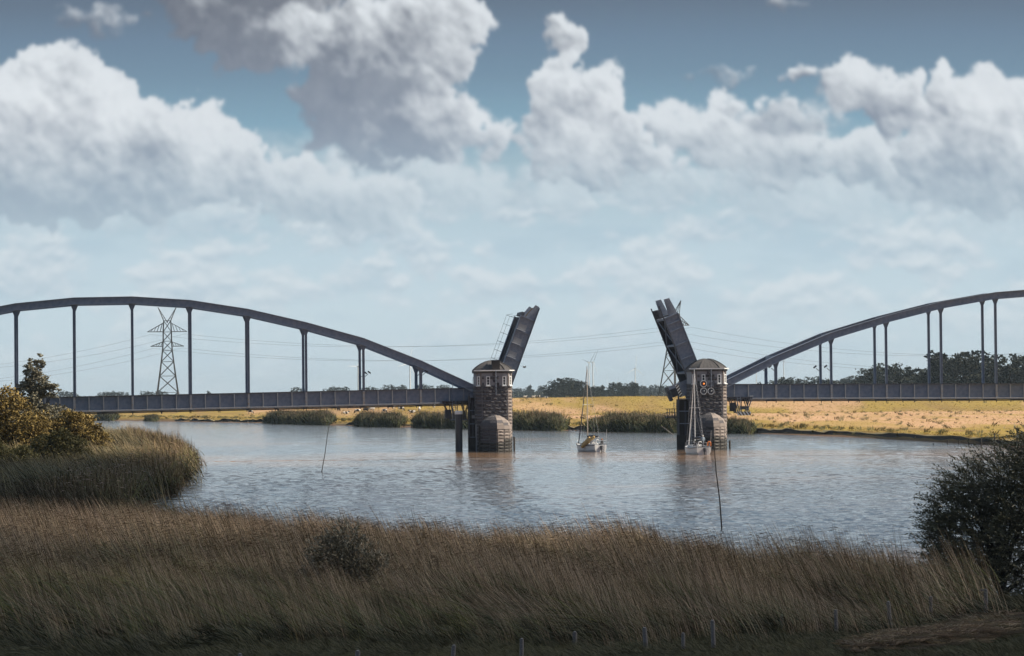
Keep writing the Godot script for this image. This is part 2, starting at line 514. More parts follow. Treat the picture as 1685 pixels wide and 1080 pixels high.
# ---------------------------------------------------------------- land and river (depth = distance along the view, -z)
var land_noise: FastNoiseLite
var patch_noise: FastNoiseLite

func near_shore(x: float) -> float:      # depth at which the reeds on this side end
	return 148.0 - 1.35 * x + 3.0 * sin(x * 0.35) + 1.5 * sin(x * 0.9 + 1.0) if x < 30.0 else 106.0

const WEST := [[100, -17.0], [182, -17.8], [225, -28.5], [254, -29.0], [305, -31.5], [350, -36.2], [390, -38.5], [424, -42.0], [475, -49.5], [540, -58.5], [608, -70.0], [700, -96.0], [900, -140.0], [1400, -330.0]]
func west_shore(depth: float) -> float:
	return ramp(WEST, depth) + 0.9 * sin(depth * 0.21) + 0.7 * sin(depth * 0.53) + 0.5 * sin(depth * 1.3)

const NORTH := [[-600, 1900], [-300, 1420], [-151, 1197], [-74, 997], [-39, 868], [-21, 812], [1, 756], [20, 700], [47, 648], [60, 580], [67, 520], [72, 470], [80, 440], [160, 420], [600, 400]]
func north_shore(x: float) -> float:
	return ramp(NORTH, x)

func ramp(t: Array, x: float) -> float:
	var i := 0
	while i < t.size() - 2 and x > t[i + 1][0]: i += 1
	var f: float = (x - t[i][0]) / float(t[i + 1][0] - t[i][0])
	return lerpf(t[i][1], t[i + 1][1], clampf(f, 0.0, 1.0))

func wet(x: float, depth: float) -> float:   # roughly the metres from the water's edge, above 0 in the river
	var a := (depth - near_shore(x)) * 0.6
	var b := (x - west_shore(depth)) * 0.9
	var c := (north_shore(x) - depth) * 0.5
	return minf(minf(a, b), c)

func land_height(x: float, depth: float) -> float:
	var d := -wet(x, depth)
	var far := depth > north_shore(x)
	var w := land_noise.get_noise_2d(x * 0.35, depth * 0.12)
	if d < 0.0: return maxf(-1.6, d * 0.25 - 0.05)
	var h := smoothstep(0.0, 7.0, d) * 0.25 + smoothstep(6.0, 9.5, d + w * 3.0) * 0.75 if far else smoothstep(0.0, 2.5, d) * 0.35
	if far:
		var foot := maxf(1050.0, north_shore(x) + 160.0)
		h += smoothstep(10.0, 120.0, d) * 0.35 + w * 0.25 * smoothstep(10.0, 40.0, d)
		h += 5.35 * smoothstep(foot, foot + 130.0, depth + w * 18.0) - 5.2 * smoothstep(foot + 165.0, foot + 260.0, depth)
	else:
		h += smoothstep(2.0, 30.0, d) * 0.35 + w * 0.12
		if depth < 86.0: h += minf((86.0 - depth) * 0.078, 5.4)
	return h

func land_colour(x: float, depth: float, h: float) -> Color:
	var d := -wet(x, depth)
	var p := patch_noise.get_noise_2d(x * 0.8, depth * 0.16)
	var q := patch_noise.get_noise_2d(x * 3.1 + 500.0, depth * 0.5)
	var mud := Color(.155, .105, .075)
	if d < 0.0: return mud
	if depth > north_shore(x):
		var foot := maxf(1050.0, north_shore(x) + 160.0)
		var tan_ := Color(.57, .365, .235); var green := Color(.36, .265, .08); var brown := Color(.27, .18, .09)
		var flat := smoothstep(75.0, 110.0, d + p * 60.0) * (1.0 - smoothstep(foot - 25.0, foot + 8.0, depth + p * 50.0))
		var c := green.lerp(brown, clampf(0.35 + q * 0.9, 0.0, 1.0)).lerp(tan_, flat * clampf(0.85 + q * 0.5 + p * 0.4, 0.0, 1.0))
		if flat < 0.5 and depth > foot: c = c.lerp(tan_, 0.75 * smoothstep(0.02, 0.36, p + q * 0.4))
		if flat > 0.5: c = c.lerp(green, 0.7 * smoothstep(0.2, 0.45, p + q * 0.2))
		if depth > foot + 220.0: c = Color(.17, .16, .09)
		return mud.lerp(c, smoothstep(4.0, 10.0, d + q * 4.0))
	var c2 := Color(.045, .047, .022).lerp(Color(.085, .066, .035), clampf(0.5 + q, 0.0, 1.0))
	if depth > 215.0: c2 = Color(.13, .11, .045).lerp(Color(.085, .08, .04), clampf(0.5 + p, 0.0, 1.0))
	return mud.lerp(c2, smoothstep(0.5, 3.0, d))

func build_land() -> void:
	land_noise = noise(21, 0.03, 4)
	patch_noise = noise(22, 0.02, 4)
	var rows := PackedFloat32Array()
	var z := 8.0
	while z < 16000.0:
		rows.append(z)
		z += clampf(z * 0.012, 0.5, 5.0) if z < 1350.0 else z * 0.06
	var cols := PackedFloat32Array()
	for i in 261: cols.append(lerpf(-1.0, 1.0, i / 260.0))
	for i in cols.size():
		var a := cols[i]
		cols[i] = a * 0.20 if absf(a) < 0.8 else signf(a) * (0.16 + pow((absf(a) - 0.8) / 0.2, 2.0) * 1.1)
	var v := PackedVector3Array(); var n := PackedVector3Array(); var c := PackedColorArray(); var ids := PackedInt32Array()
	var nc := cols.size()
	for r in rows.size():
		var d := rows[r]
		for k in nc:
			var x := cols[k] * (d + 25.0)
			var h := land_height(x, d)
			v.append(Vector3(x, h, -d))
			c.append(land_colour(x, d, h))
			n.append(Vector3.UP)
	for r in rows.size() - 1:
		for k in nc - 1:
			var a := r * nc + k
			ids.append_array(PackedInt32Array([a, a + nc, a + 1, a + 1, a + nc, a + nc + 1]))
	for r in range(1, rows.size() - 1):
		for k in range(1, nc - 1):
			var i := r * nc + k
			n[i] = (v[i + 1] - v[i - 1]).cross(v[i + nc] - v[i - nc]).normalized()
			if n[i].y < 0.0: n[i] = -n[i]
	var arr := []
	arr.resize(Mesh.ARRAY_MAX)
	arr[Mesh.ARRAY_VERTEX] = v; arr[Mesh.ARRAY_NORMAL] = n; arr[Mesh.ARRAY_COLOR] = c; arr[Mesh.ARRAY_INDEX] = ids
	var m := ArrayMesh.new()
	m.add_surface_from_arrays(Mesh.PRIMITIVE_TRIANGLES, arr)
	var mat := surface(grain(23, 0.02, 5, [[0.0, .5, .48, .42], [0.45, .85, .82, .75], [0.7, 1.0, 1.0, 1.0], [1.0, 1.0, .97, .9]], 1024), 0.11, 0.95)
	mat.metallic_specular = 0.1
	tag(put("ground", m, mat), "", "", "", "structure")

# the undercut earth edge of the far meadow
func build_bank_edge() -> void:
	var b := Builder.new()
	var r := RandomNumberGenerator.new()
	r.seed = 8
	var wob := noise(24, 0.12, 4); var gap := noise(25, 0.035, 2)
	var rows := []
	var x := -230.0
	while x < 76.0:
		var d := north_shore(x) + 11.0 + wob.get_noise_2d(x, 0.0) * 9.0
		var top := 0.9 + wob.get_noise_2d(x * 2.5, 40.0) * 0.6 + r.randf_range(-0.08, 0.08)
		top = lerpf(0.25, top, smoothstep(-0.3, 0.05, gap.get_noise_2d(x * 1.6, 3.0) + 0.25 * wob.get_noise_2d(x * 2.0, 9.0)))
		rows.append([Vector3(x, 0.02, -d + 0.9), Vector3(x, top * 0.55, -d + r.randf_range(-0.2, 0.1)), Vector3(x, top, -d + 0.45 + r.randf_range(-0.1, 0.15)), Vector3(x, top + 0.08, -d - 0.6), Vector3(x, minf(land_height(x, d + 9.0) - 0.05, top + 0.2), -d - 9.0)])
		x += 0.6
	for i in rows.size() - 1:
		for k in 4:
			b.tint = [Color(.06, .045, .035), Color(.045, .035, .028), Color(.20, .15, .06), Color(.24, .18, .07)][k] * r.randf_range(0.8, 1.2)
			b.quad(rows[i][k], rows[i + 1][k], rows[i + 1][k + 1], rows[i][k + 1], Vector3(0, 0.4, 1))
	var mat := surface(grain(26, 0.03, 4, [[0.0, .6, .6, .6], [1.0, 1, 1, 1]]), 0.4, 0.95)
	tag(put("river_bank", b.done(), mat), "", "", "", "structure")

func build_water() -> void:
	var v := PackedVector3Array(); var n := PackedVector3Array(); var ids := PackedInt32Array(); var c := PackedColorArray()
	var plume := noise(36, 0.02, 4)
	var rows := PackedFloat32Array()
	var z := 96.0
	while z < 2100.0:
		rows.append(z)
		z += clampf(z * z * 0.0000105, 0.16, 60.0)
	var swell := noise(31, 0.28, 3); var chop := noise(32, 0.75, 2); var gust := noise(33, 0.012, 3)
	var nc := 300
	for r in rows.size():
		var d := rows[r]
		for k in nc:
			var x := lerpf(-0.185, 0.185, k / float(nc - 1)) * (d + 10.0)
			if d > 420.0: x = lerpf(-0.26, 0.185, k / float(nc - 1)) * (d + 10.0)
			var g := 0.75 + 0.6 * gust.get_noise_2d(x, d * 0.4)
			var near := 1.0 - smoothstep(300.0, 620.0, d)
			var h := g * (swell.get_noise_2d(x * 0.7, d * 1.2) * 0.045 + near * chop.get_noise_2d(x * 1.0, d * 1.5) * 0.062)
			v.append(Vector3(x, h, -d))
			n.append(Vector3.UP)
			# silt: a brown plume trails through the water below the piers
			var s := plume.get_noise_2d(x * 0.5, d * 0.35) * 1.1 + 0.55 * plume.get_noise_2d(x * 2.4, d * 0.9 + 90.0)
			s += 0.6 * smoothstep(295.0, 370.0, d + x * 0.5) * (1.0 - smoothstep(440.0, 500.0, d + x * 0.1)) - 0.1
			c.append(Color(.085, .085, .09).lerp(Color(.30, .195, .125), smoothstep(-0.05, 0.8, s)))
	for r in rows.size() - 1:
		for k in nc - 1:
			var a := r * nc + k
			ids.append_array(PackedInt32Array([a, a + nc, a + 1, a + 1, a + nc, a + nc + 1]))
	for r in range(1, rows.size() - 1):
		for k in range(1, nc - 1):
			var i := r * nc + k
			n[i] = (v[i + 1] - v[i - 1]).cross(v[i + nc] - v[i - nc]).normalized()
			if n[i].y < 0.0: n[i] = -n[i]
	var arr := []
	arr.resize(Mesh.ARRAY_MAX)
	arr[Mesh.ARRAY_VERTEX] = v; arr[Mesh.ARRAY_NORMAL] = n; arr[Mesh.ARRAY_INDEX] = ids; arr[Mesh.ARRAY_COLOR] = c
	var m := ArrayMesh.new()
	m.add_surface_from_arrays(Mesh.PRIMITIVE_TRIANGLES, arr)
	var w := StandardMaterial3D.new()
	w.albedo_texture = grain(34, 0.006, 5, [[0.0, .6, .62, .66], [0.45, .85, .85, .85], [0.62, 1.0, .95, .9], [1.0, 1.0, .9, .8]], 1024)
	w.roughness = 0.05
	w.metallic_specular = 0.5
	w.vertex_color_use_as_albedo = true
	w.uv1_triplanar = true
	w.uv1_world_triplanar = true
	w.uv1_scale = Vector3(0.012, 0.012, 0.028)
	w.normal_enabled = true
	w.normal_texture = grain(35, 0.02, 4, [], 1024, FastNoiseLite.TYPE_SIMPLEX_SMOOTH, true, 6.0)
	w.normal_scale = 0.5
	tag(put("river", m, w), "", "", "", "structure")

# ---------------------------------------------------------------- reeds, grass, foliage
func blade(b: Builder, foot: Vector3, tip: Vector3, sag: Vector3, wide: float, across: Vector3, steps := 3) -> void:
	var last := foot
	for i in steps:
		var t := (i + 1.0) / steps
		var p := foot.lerp(tip, t) + sag * (t * t)
		var w0 := wide * (1.0 - i / float(steps) * 0.75) * 0.5
		var w1 := wide * (1.0 - t * 0.85) * 0.5
		var nn := (p - last).cross(across).normalized()
		if nn.y < 0.0: nn = -nn
		nn = (nn + Vector3.UP * 0.7).normalized()
		b.tri(last - across * w0, last + across * w0, p + across * w1, nn, nn, nn)
		b.tri(last - across * w0, p + across * w1, p - across * w1, nn, nn, nn)
		last = p

# a tuft 1 unit tall, leaning down the wind, towards -x
func tuft(sd: int, stems: int, leaves: int, spread: float, lean: float, wide: float, stem_c: Array, leaf_c: Array) -> ArrayMesh:
	var r := RandomNumberGenerator.new()
	r.seed = sd
	var b := Builder.new()
	for i in stems:
		var foot := Vector3(r.randf_range(-spread, spread), 0, r.randf_range(-spread, spread))
		var h := r.randf_range(0.72, 1.0)
		var l := lean * r.randf_range(0.5, 1.3)
		var tip := foot + Vector3(-l * 0.6 + r.randf_range(-0.08, 0.08), h, r.randf_range(-0.12, 0.12))
		var yaw := r.randf() * PI
		var c: Color = stem_c[r.randi() % stem_c.size()]
		b.tint = c * r.randf_range(0.75, 1.2)
		blade(b, foot, tip, Vector3(-l * 0.4, -l * 0.12, 0), wide * 0.62, Vector3(cos(yaw), 0, sin(yaw)), 3)
		if r.randf() < 0.22:   # drooping panicle
			var top := tip + Vector3(-l * 0.4, -l * 0.12, 0)
			b.tint = Color(.24, .16, .115) * r.randf_range(0.7, 1.25)
			blade(b, top, top + Vector3(-0.06, 0.03, r.randf_range(-0.02, 0.02)), Vector3(-0.03, -0.05, 0), wide * 0.95, Vector3(0.2, 0.4, 0.9).normalized(), 2)
	for i in leaves:
		var foot := Vector3(r.randf_range(-spread, spread), r.randf_range(0.0, 0.45), r.randf_range(-spread, spread))
		var h := r.randf_range(0.25, 0.55)
		var l := lean * r.randf_range(0.6, 1.6) + 0.12
		var yaw := r.randf() * PI
		var c: Color = leaf_c[r.randi() % leaf_c.size()]
		b.tint = c * r.randf_range(0.7, 1.25)
		blade(b, foot, foot + Vector3(-l * 0.7 + r.randf_range(-0.1, 0.1), h, r.randf_range(-0.15, 0.15)), Vector3(-l * 0.5, -l * 0.25, 0), wide, Vector3(cos(yaw), 0, sin(yaw)), 3)
	return b.done()

func scatter(called: String, mesh: Mesh, mat: Material, where: PackedVector3Array, low: float, high: float, sd: int, label: String, category: String, parent: Node = null, tilt := 0.5, tones := [0.75, 1.2], uneven := 0.0, fade := Vector2.ZERO) -> MultiMeshInstance3D:
	var r := RandomNumberGenerator.new()
	r.seed = sd
	var mm := MultiMesh.new()
	mm.transform_format = MultiMesh.TRANSFORM_3D
	mm.use_colors = true
	mm.mesh = mesh
	mm.instance_count = where.size()
	var buf := PackedFloat32Array()
	buf.resize(where.size() * 16)
	for i in where.size():
		var s := r.randf_range(low, high)
		var p := where[i]
		var up := Basis.IDENTITY
		if uneven > 0.0:
			var f := land_noise.get_noise_2d(p.x * 5.0, p.z * 3.0)
			s *= clampf(1.0 + uneven * (f * 1.3 + 0.8 * land_noise.get_noise_2d(p.x * 17.0, p.z * 13.0)), 0.35, 1.4)
			var g := land_noise.get_noise_2d(p.x * 7.0 + 300.0, p.z * 4.0)
			if g > 0.12: up = Basis(Vector3.BACK, minf((g - 0.12) * 2.6, 0.8) * uneven * 2.0)     # patches laid over by the wind
		if fade != Vector2.ZERO: s *= lerpf(0.4, 1.0, smoothstep(fade.x, fade.y, -p.z + 4.0 * land_noise.get_noise_2d(p.x * 4.0, p.z)))
		var bs := up * Basis(Vector3.UP, r.randf_range(-tilt, tilt)).scaled(Vector3(s * r.randf_range(0.85, 1.15), s, s))
		var k := r.randf_range(tones[0], tones[1])
		var o := i * 16
		buf[o] = bs.x.x; buf[o + 1] = bs.y.x; buf[o + 2] = bs.z.x; buf[o + 3] = p.x
		buf[o + 4] = bs.x.y; buf[o + 5] = bs.y.y; buf[o + 6] = bs.z.y; buf[o + 7] = p.y
		buf[o + 8] = bs.x.z; buf[o + 9] = bs.y.z; buf[o + 10] = bs.z.z; buf[o + 11] = p.z
		buf[o + 12] = k * r.randf_range(0.92, 1.08); buf[o + 13] = k; buf[o + 14] = k * r.randf_range(0.85, 1.1); buf[o + 15] = 1.0
	mm.buffer = buf
	var o := MultiMeshInstance3D.new()
	o.multimesh = mm
	o.material_override = mat
	if parent == null:
		o.name = numbered(called)
		add_child(o, true)
		tag(o, label, category, "", "stuff")
	else:
		o.name = part_name(parent, called)
		parent.add_child(o, true)
		tag(o, "", "", "", "stuff")
	return o

func in_straw(x: float, d: float) -> bool:     # the trampled strip below the willow
	var t := (x - 10.2) / 7.0
	if t < 0.0 or t > 1.1: return false
	return absf(d - lerpf(97.5, 105.5, t) - patch_noise.get_noise_2d(x * 9.0, d * 9.0) * 4.0) < (0.25 + 0.75 * t) * (1.0 + 1.6 * patch_noise.get_noise_2d(x * 40.0, d * 25.0))

func build_near_growth() -> void:
	var r := RandomNumberGenerator.new()
	r.seed = 4242
	M.reed = leafy(1, 1, 1, 0.3)
	M.grass = leafy(1, 1, 1, 0.25)
	var stem := [Color(.31, .22, .145), Color(.235, .17, .115), Color(.45, .34, .245), Color(.135, .108, .072)]
	var leaf := [Color(.13, .135, .075), Color(.07, .078, .045), Color(.20, .19, .10), Color(.05, .056, .036)]
	var reed_a := tuft(1, 13, 6, 0.17, 0.28, 0.0135, stem, leaf)
	var reed_b := tuft(2, 8, 12, 0.17, 0.32, 0.0145, stem, leaf)
	var reed_c := tuft(3, 3, 15, 0.18, 0.30, 0.0165, [Color(.2, .17, .08)], [Color(.135, .14, .05), Color(.17, .16, .055), Color(.10, .11, .045)])
	var grass_a := tuft(4, 0, 24, 0.32, 0.32, 0.02, stem, [Color(.085, .085, .045), Color(.065, .066, .038), Color(.12, .10, .058), Color(.05, .052, .032)])
	var pa := PackedVector3Array(); var pb := PackedVector3Array(); var pc := PackedVector3Array(); var pg := PackedVector3Array(); var ps := PackedVector3Array()
	var thick := noise(61, 0.06, 3)
	for i in 105000:
		var d := r.randf_range(84.0, 182.0)
		var x := r.randf_range(-0.175, 0.175) * d
		if r.randf() > d / 182.0: continue
		var edge := near_shore(x) - d
		if edge < -1.2: continue
		if x < -19.0 and d > 175.0: continue
		var f := thick.get_noise_2d(x, d * 0.5)
		var p := Vector3(x, land_height(x, d) - 0.03, -d)
		# the reed bed begins where the mown and grazed grass ends
		var begin := 103.0 + 6.0 * f + maxf(0.0, x - 2.0) * 0.75 + maxf(0.0, -4.0 - x) * 0.4
		if r.randf() > smoothstep(begin - 6.0, begin + 9.0, d):
			if in_straw(x, d): continue
			if d < begin - 2.0 + 5.0 * thick.get_noise_2d(x * 3.0, d * 2.0): ps.append(p)
			else: pg.append(p)
			continue
		if x > r.randf_range(0.114, 0.150) * d + 1.5 * f and d < 126.0:      # thinner and lower under the big willow
			if r.randf() < 0.8: pg.append(p)
			continue
		var green := clampf(0.52 + f * 0.9 + (0.35 if edge < 5.0 else 0.0) - (d - 110.0) * 0.004, 0.08, 0.9)
		var u := r.randf()
		if u < green * 0.35: pc.append(p)
		elif u < green: pb.append(p)
		else: pa.append(p)
	for i in 26000:
		var d := r.randf_range(82.0, 121.0)
		var x := r.randf_range(-0.18, 0.18) * d
		if in_straw(x, d): continue
		if d < 99.0 + maxf(0.0, x - 2.0) * 0.7 + 6.0 * thick.get_noise_2d(x * 2.0, d): ps.append(Vector3(x, land_height(x, d) - 0.03, -d))
		elif i % 3 == 0: pg.append(Vector3(x, land_height(x, d) - 0.03, -d))
	scatter("grass", grass_a, M.grass, ps, 0.16, 0.36, 9, "short trampled grass along the fence posts", "grass", null, 0.9, [0.7, 1.5], 0.3)
	scatter("reed_bed", reed_a, M.reed, pa, 1.6, 2.9, 5, "tan dry reed stalks bent by the wind along the near bank", "reeds", null, 0.6, [0.7, 1.25], 0.35, Vector2(94, 118))
	scatter("reed_bed", reed_b, M.reed, pb, 1.5, 2.7, 6, "mixed brown and green reeds standing between the dry stalks", "reeds", null, 0.6, [0.7, 1.25], 0.35, Vector2(92, 116))
	scatter("reed_bed", reed_c, M.reed, pc, 1.4, 2.5, 7, "fresh green reed leaves scattered through the near bed", "reeds", null, 0.6, [0.7, 1.25], 0.3, Vector2(90, 114))
	scatter("grass", grass_a, M.grass, pg, 0.5, 0.95, 8, "long dark green meadow grass in front of the reeds", "grass", null, 0.9, [0.6, 1.4], 0.4)

	# the western headland: a thick bed that rounds off towards the water
	var hl := [Color(.10, .10, .045), Color(.08, .082, .042), Color(.15, .14, .055), Color(.055, .06, .034)]
	var hs := [Color(.21, .165, .09), Color(.17, .135, .08)]
	var head_a := tuft(9, 6, 20, 0.45, 0.45, 0.04, hs, hl)
	var head_b := tuft(10, 10, 10, 0.45, 0.5, 0.035, [Color(.24, .185, .135), Color(.18, .145, .105), Color(.13, .105, .07)], hl)
	var head_c := tuft(19, 12, 10, 0.3, 0.12, 0.035, [Color(.25, .175, .09), Color(.19, .14, .08), Color(.13, .105, .06)], hl)
	var qa := PackedVector3Array(); var qb := PackedVector3Array(); var qc := PackedVector3Array()
	for i in 5200:      # the outer fringe stands upright in the shallows
		var d := r.randf_range(205.0, 620.0)
		if r.randf() > 240.0 / d: continue
		var x := west_shore(d) - 0.7 - absf(r.randfn()) * 1.2
		qc.append(Vector3(x, maxf(-0.25, land_height(x, d)) - 0.05, -d))
	for i in 60000:
		var d := r.randf_range(178.0, 760.0)
		if r.randf() > pow(300.0 / maxf(d, 300.0), 1.2): continue
		var x := west_shore(d) - absf(r.randf()) * minf(0.20 * d, 70.0) + 0.1
		if x < -0.19 * d: continue
		if x > west_shore(d) + 0.2: continue
		if d < near_shore(x): continue
		var f := thick.get_noise_2d(x * 0.5, d * 0.3)
		var p := Vector3(x, land_height(x, d) - 0.05, -d)
		if f > 0.05 + r.randf_range(-0.15, 0.15): qb.append(p)
		else: qa.append(p)
	scatter("reed_bed", head_a, M.reed, qa, 1.9, 2.7, 11, "dense green reed bed on the headland beside the open water", "reeds", null, 0.7, [0.5, 1.4], 0.8)
	scatter("reed_bed", head_c, M.reed, qc, 1.6, 2.7, 13, "upright reeds fringing the headland at the water's edge", "reeds", null, 3.1, [0.6, 1.25], 0.6)
	scatter("reed_bed", head_b, M.reed, qb, 1.7, 2.4, 12, "pale brown reeds in drifts across the headland", "reeds", null, 0.7, [0.5, 1.4], 0.8)

	# tussocks on the far meadow and dike
	var far_a := tuft(13, 0, 26, 0.6, 0.25, 0.09, hs, [Color(.44, .325, .095), Color(.36, .28, .08), Color(.50, .36, .13), Color(.28, .245, .075)])
	var far_b := tuft(14, 0, 26, 0.6, 0.25, 0.09, hs, [Color(.62, .405, .27), Color(.58, .375, .245), Color(.52, .35, .20)])
	var far_c := tuft(15, 0, 30, 0.5, 0.2, 0.11, hs, [Color(.13, .12, .045), Color(.10, .095, .04), Color(.18, .15, .055)])
	var fa := PackedVector3Array(); var fb := PackedVector3Array(); var fc := PackedVector3Array()
	for i in 150000:
		var d := 380.0 + 860.0 * pow(r.randf(), 0.8)
		var x := r.randf_range(-0.17, 0.17) * d
		var back := d - north_shore(x)
		if back < 12.0: continue
		var foot := maxf(1050.0, north_shore(x) + 160.0)
		if d > foot + 150.0: continue
		var p := Vector3(x, land_height(x, d) - 0.05, -d)
		var q := patch_noise.get_noise_2d(x * 0.8, d * 0.16)
		var flat := back > 85.0 + q * 40.0 and d < foot - 5.0
		var u := r.randf()
		if u < (0.10 if back < 70.0 else 0.007): fc.append(p)
		elif flat: 
			if u < 0.26: fb.append(p)
			elif u < 0.30: fa.append(p)
		elif q > 0.2 and u < 0.5: fb.append(p)
		else: fa.append(p)
	scatter("meadow_grass", far_a, M.grass, fa, 0.22, 0.45, 16, "yellow green grass tussocks on the far dike and bank", "grass", null, 3.1, [0.75, 1.15])
	scatter("meadow_grass", far_b, M.grass, fb, 0.1, 0.24, 17, "pinkish dry grass over the flat far meadow", "grass", null, 3.1, [0.85, 1.15])
	scatter("meadow_herbs", far_c, M.grass, fc, 0.5, 1.2, 18, "dark green herbs dotted over the far bank", "herbs", null, 3.1, [0.7, 1.2])

func reed_clump(label: String, px0: float, px1: float, py: float, tall: float, deep: float, sd: int, tint: float) -> void:
	var r := RandomNumberGenerator.new()
	r.seed = sd
	var a := on_level(px0, py, 0.0); var b := on_level(px1, py, 0.0)
	a.z = -north_shore(a.x); b.z = -north_shore(b.x)
	var mid := (a + b) * 0.5
	var o := thing("reed_clump", label, "reeds", mid, 0.0, "reed clumps along the far shore")
	var pts := PackedVector3Array(); var outer := PackedVector3Array()
	var count := int(a.distance_to(b) * deep * 2.2)
	var wob := noise(sd, 0.25, 2)
	for i in count:
		var t := r.randf(); var u := r.randf()
		var p := a.lerp(b, t) + Vector3(0, 0, -1) * (u * deep)
		var e := minf(t, 1.0 - t) * a.distance_to(b)
		if e < 1.5 and r.randf() > 0.25 + e * 0.5: continue
		p.y = -0.1 + wob.get_noise_2d(p.x, p.z) * 0.5 - 0.6 * (1.0 - smoothstep(0.0, 2.5, e)) + 0.55 * smoothstep(0.0, 0.5, u)
		if u < 0.05: outer.append(p - mid)
		pts.append(p - mid)
	scatter("stalks", M.clump_mesh, M.reed, pts, tall * 0.8, tall * 1.12, sd, "", "", o, 3.1, [0.7 * tint, 1.3 * tint], 0.45)

# ---------------------------------------------------------------- trees and bushes
# lobes: [centre, radii]; leaves fill the shells of the lobes
func crown_mesh(sd: int, lobes: Array, count: int, size: float, tone: Color, slender := 1.0, droop := Vector3.ZERO, curl := 0.0) -> ArrayMesh:
	var r := RandomNumberGenerator.new()
	r.seed = sd
	var b := Builder.new()
	var vol := 0.0
	for l in lobes: vol += l[1].x * l[1].y + l[1].y * l[1].z
	for l in lobes:
		var k := int(count * (l[1].x * l[1].y + l[1].y * l[1].z) / vol)
		var hue := r.randf_range(0.85, 1.18)
		var clumps := []
		for i in maxi(5, k / 26):
			var d := Vector3(r.randfn(), r.randfn(), r.randfn()).normalized()
			clumps.append([l[0] + d * l[1] * pow(r.randf(), 0.28), d, r.randf_range(0.8, 1.25) * hue])
		for i in k:
			var cl: Array = clumps[r.randi() % clumps.size()]
			var p: Vector3 = cl[0] + Vector3(r.randfn(), r.randfn() * 0.75, r.randfn()) * l[1] * 0.115
			var len := size * r.randf_range(0.6, 1.3)
			var dir: Vector3 = (Vector3(r.randfn(), r.randfn() * 0.6, r.randfn()) + cl[1] * 0.5 + droop).normalized()
			var side: Vector3 = dir.cross(Vector3(r.randfn(), r.randfn(), r.randfn())).normalized()
			var nn: Vector3 = (dir.cross(side) + cl[1] * 0.35).normalized()
			if nn.y < -0.2: nn = -nn
			b.tint = tone * (cl[2] * r.randf_range(0.75, 1.25))
			b.tint.a = 1.0
			var w := len * 0.34 * slender
			var e: Vector3 = p + dir * len
			var m: Vector3 = (p + e) * 0.5 + Vector3(0, curl * len, 0)
			b.tri(p, m - side * w, e, nn, nn, nn)
			b.tri(p, m + side * w, e, nn, nn, nn)
	return b.done()

# narrow leaves set along bending twigs
func spray_mesh(sd: int, lobes: Array, twigs: int, per: int, long: float, size: float, tone: Color, wind: Vector3, slender := 0.6) -> ArrayMesh:
	var r := RandomNumberGenerator.new()
	r.seed = sd
	var b := Builder.new()
	var vol := 0.0
	for l in lobes: vol += l[1].x * l[1].y + l[1].y * l[1].z
	for l in lobes:
		var k := int(twigs * (l[1].x * l[1].y + l[1].y * l[1].z) / vol)
		for i in k:
			var d := Vector3(r.randfn(), r.randfn(), r.randfn()).normalized()
			var p: Vector3 = l[0] + d * l[1] * pow(r.randf(), 0.4) * 0.92
			var len := long * r.randf_range(0.6, 1.3)
			var dir := (d * 0.9 + Vector3(0, 0.45, 0) + wind * r.randf_range(0.4, 1.2) + Vector3(r.randfn(), r.randfn(), r.randfn()) * 0.3).normalized()
			var sag: Vector3 = wind * len * 0.35 + Vector3(0, -0.12 * len, 0)
			var tone2 := r.randf_range(0.7, 1.35)
			b.tint = Color(.06, .05, .035)
			var e := p + dir * len + sag
			var across := dir.cross(Vector3(r.randfn(), r.randfn(), r.randfn())).normalized()
			b.tri(p - across * size * 0.05, p + across * size * 0.05, e, across, across, across)
			for q in per:
				var t := (q + r.randf()) / per
				var a := p + dir * len * t + sag * t * t
				var ld: Vector3 = (dir + sag * t * 1.4 / len + Vector3(r.randfn(), r.randfn(), r.randfn()) * 0.55).normalized()
				var ls := size * r.randf_range(0.7, 1.25)
				var side: Vector3 = ld.cross(Vector3(r.randfn(), r.randfn(), r.randfn())).normalized()
				var nn: Vector3 = (ld.cross(side) + d * 0.3).normalized()
				if nn.y < -0.2: nn = -nn
				b.tint = tone * (tone2 * r.randf_range(0.75, 1.3))
				b.tint.a = 1.0
				var m := a + ld * ls * 0.45
				var w := ls * 0.25 * slender
				b.tri(a, m - side * w, a + ld * ls, nn, nn, nn)
				b.tri(a, m + side * w, a + ld * ls, nn, nn, nn)
	return b.done()

func limbs(sd: int, height: float, thick: float, reach: float, count: int, lobes: Array) -> ArrayMesh:
	var r := RandomNumberGenerator.new()
	r.seed = sd
	var b := Builder.new()
	var bend := Vector3(r.randf_range(-0.05, 0.05), 0, r.randf_range(-0.05, 0.05)) * height
	b.tube([Vector3(0, -0.3, 0), Vector3(0, height * 0.12, 0) + bend * 0.1, Vector3(0, height * 0.4, 0) + bend * 0.6, Vector3(0, height * 0.8, 0) + bend], [thick * 1.35, thick, thick * 0.7, thick * 0.15], 7)
	for i in count:
		var l: Array = lobes[i % lobes.size()]
		var y := height * r.randf_range(0.12, 0.5)
		var e: Vector3 = l[0] + Vector3(r.randfn(), r.randfn(), r.randfn()) * l[1] * 0.35
		var s := Vector3(0, y, 0) + bend * (y / height)
		var m := s.lerp(e, 0.5) + Vector3(0, height * r.randf_range(-0.02, 0.06), 0)
		b.tube([s, m, e], [thick * 0.45, thick * 0.28, thick * 0.08], 5)
	return b.done()

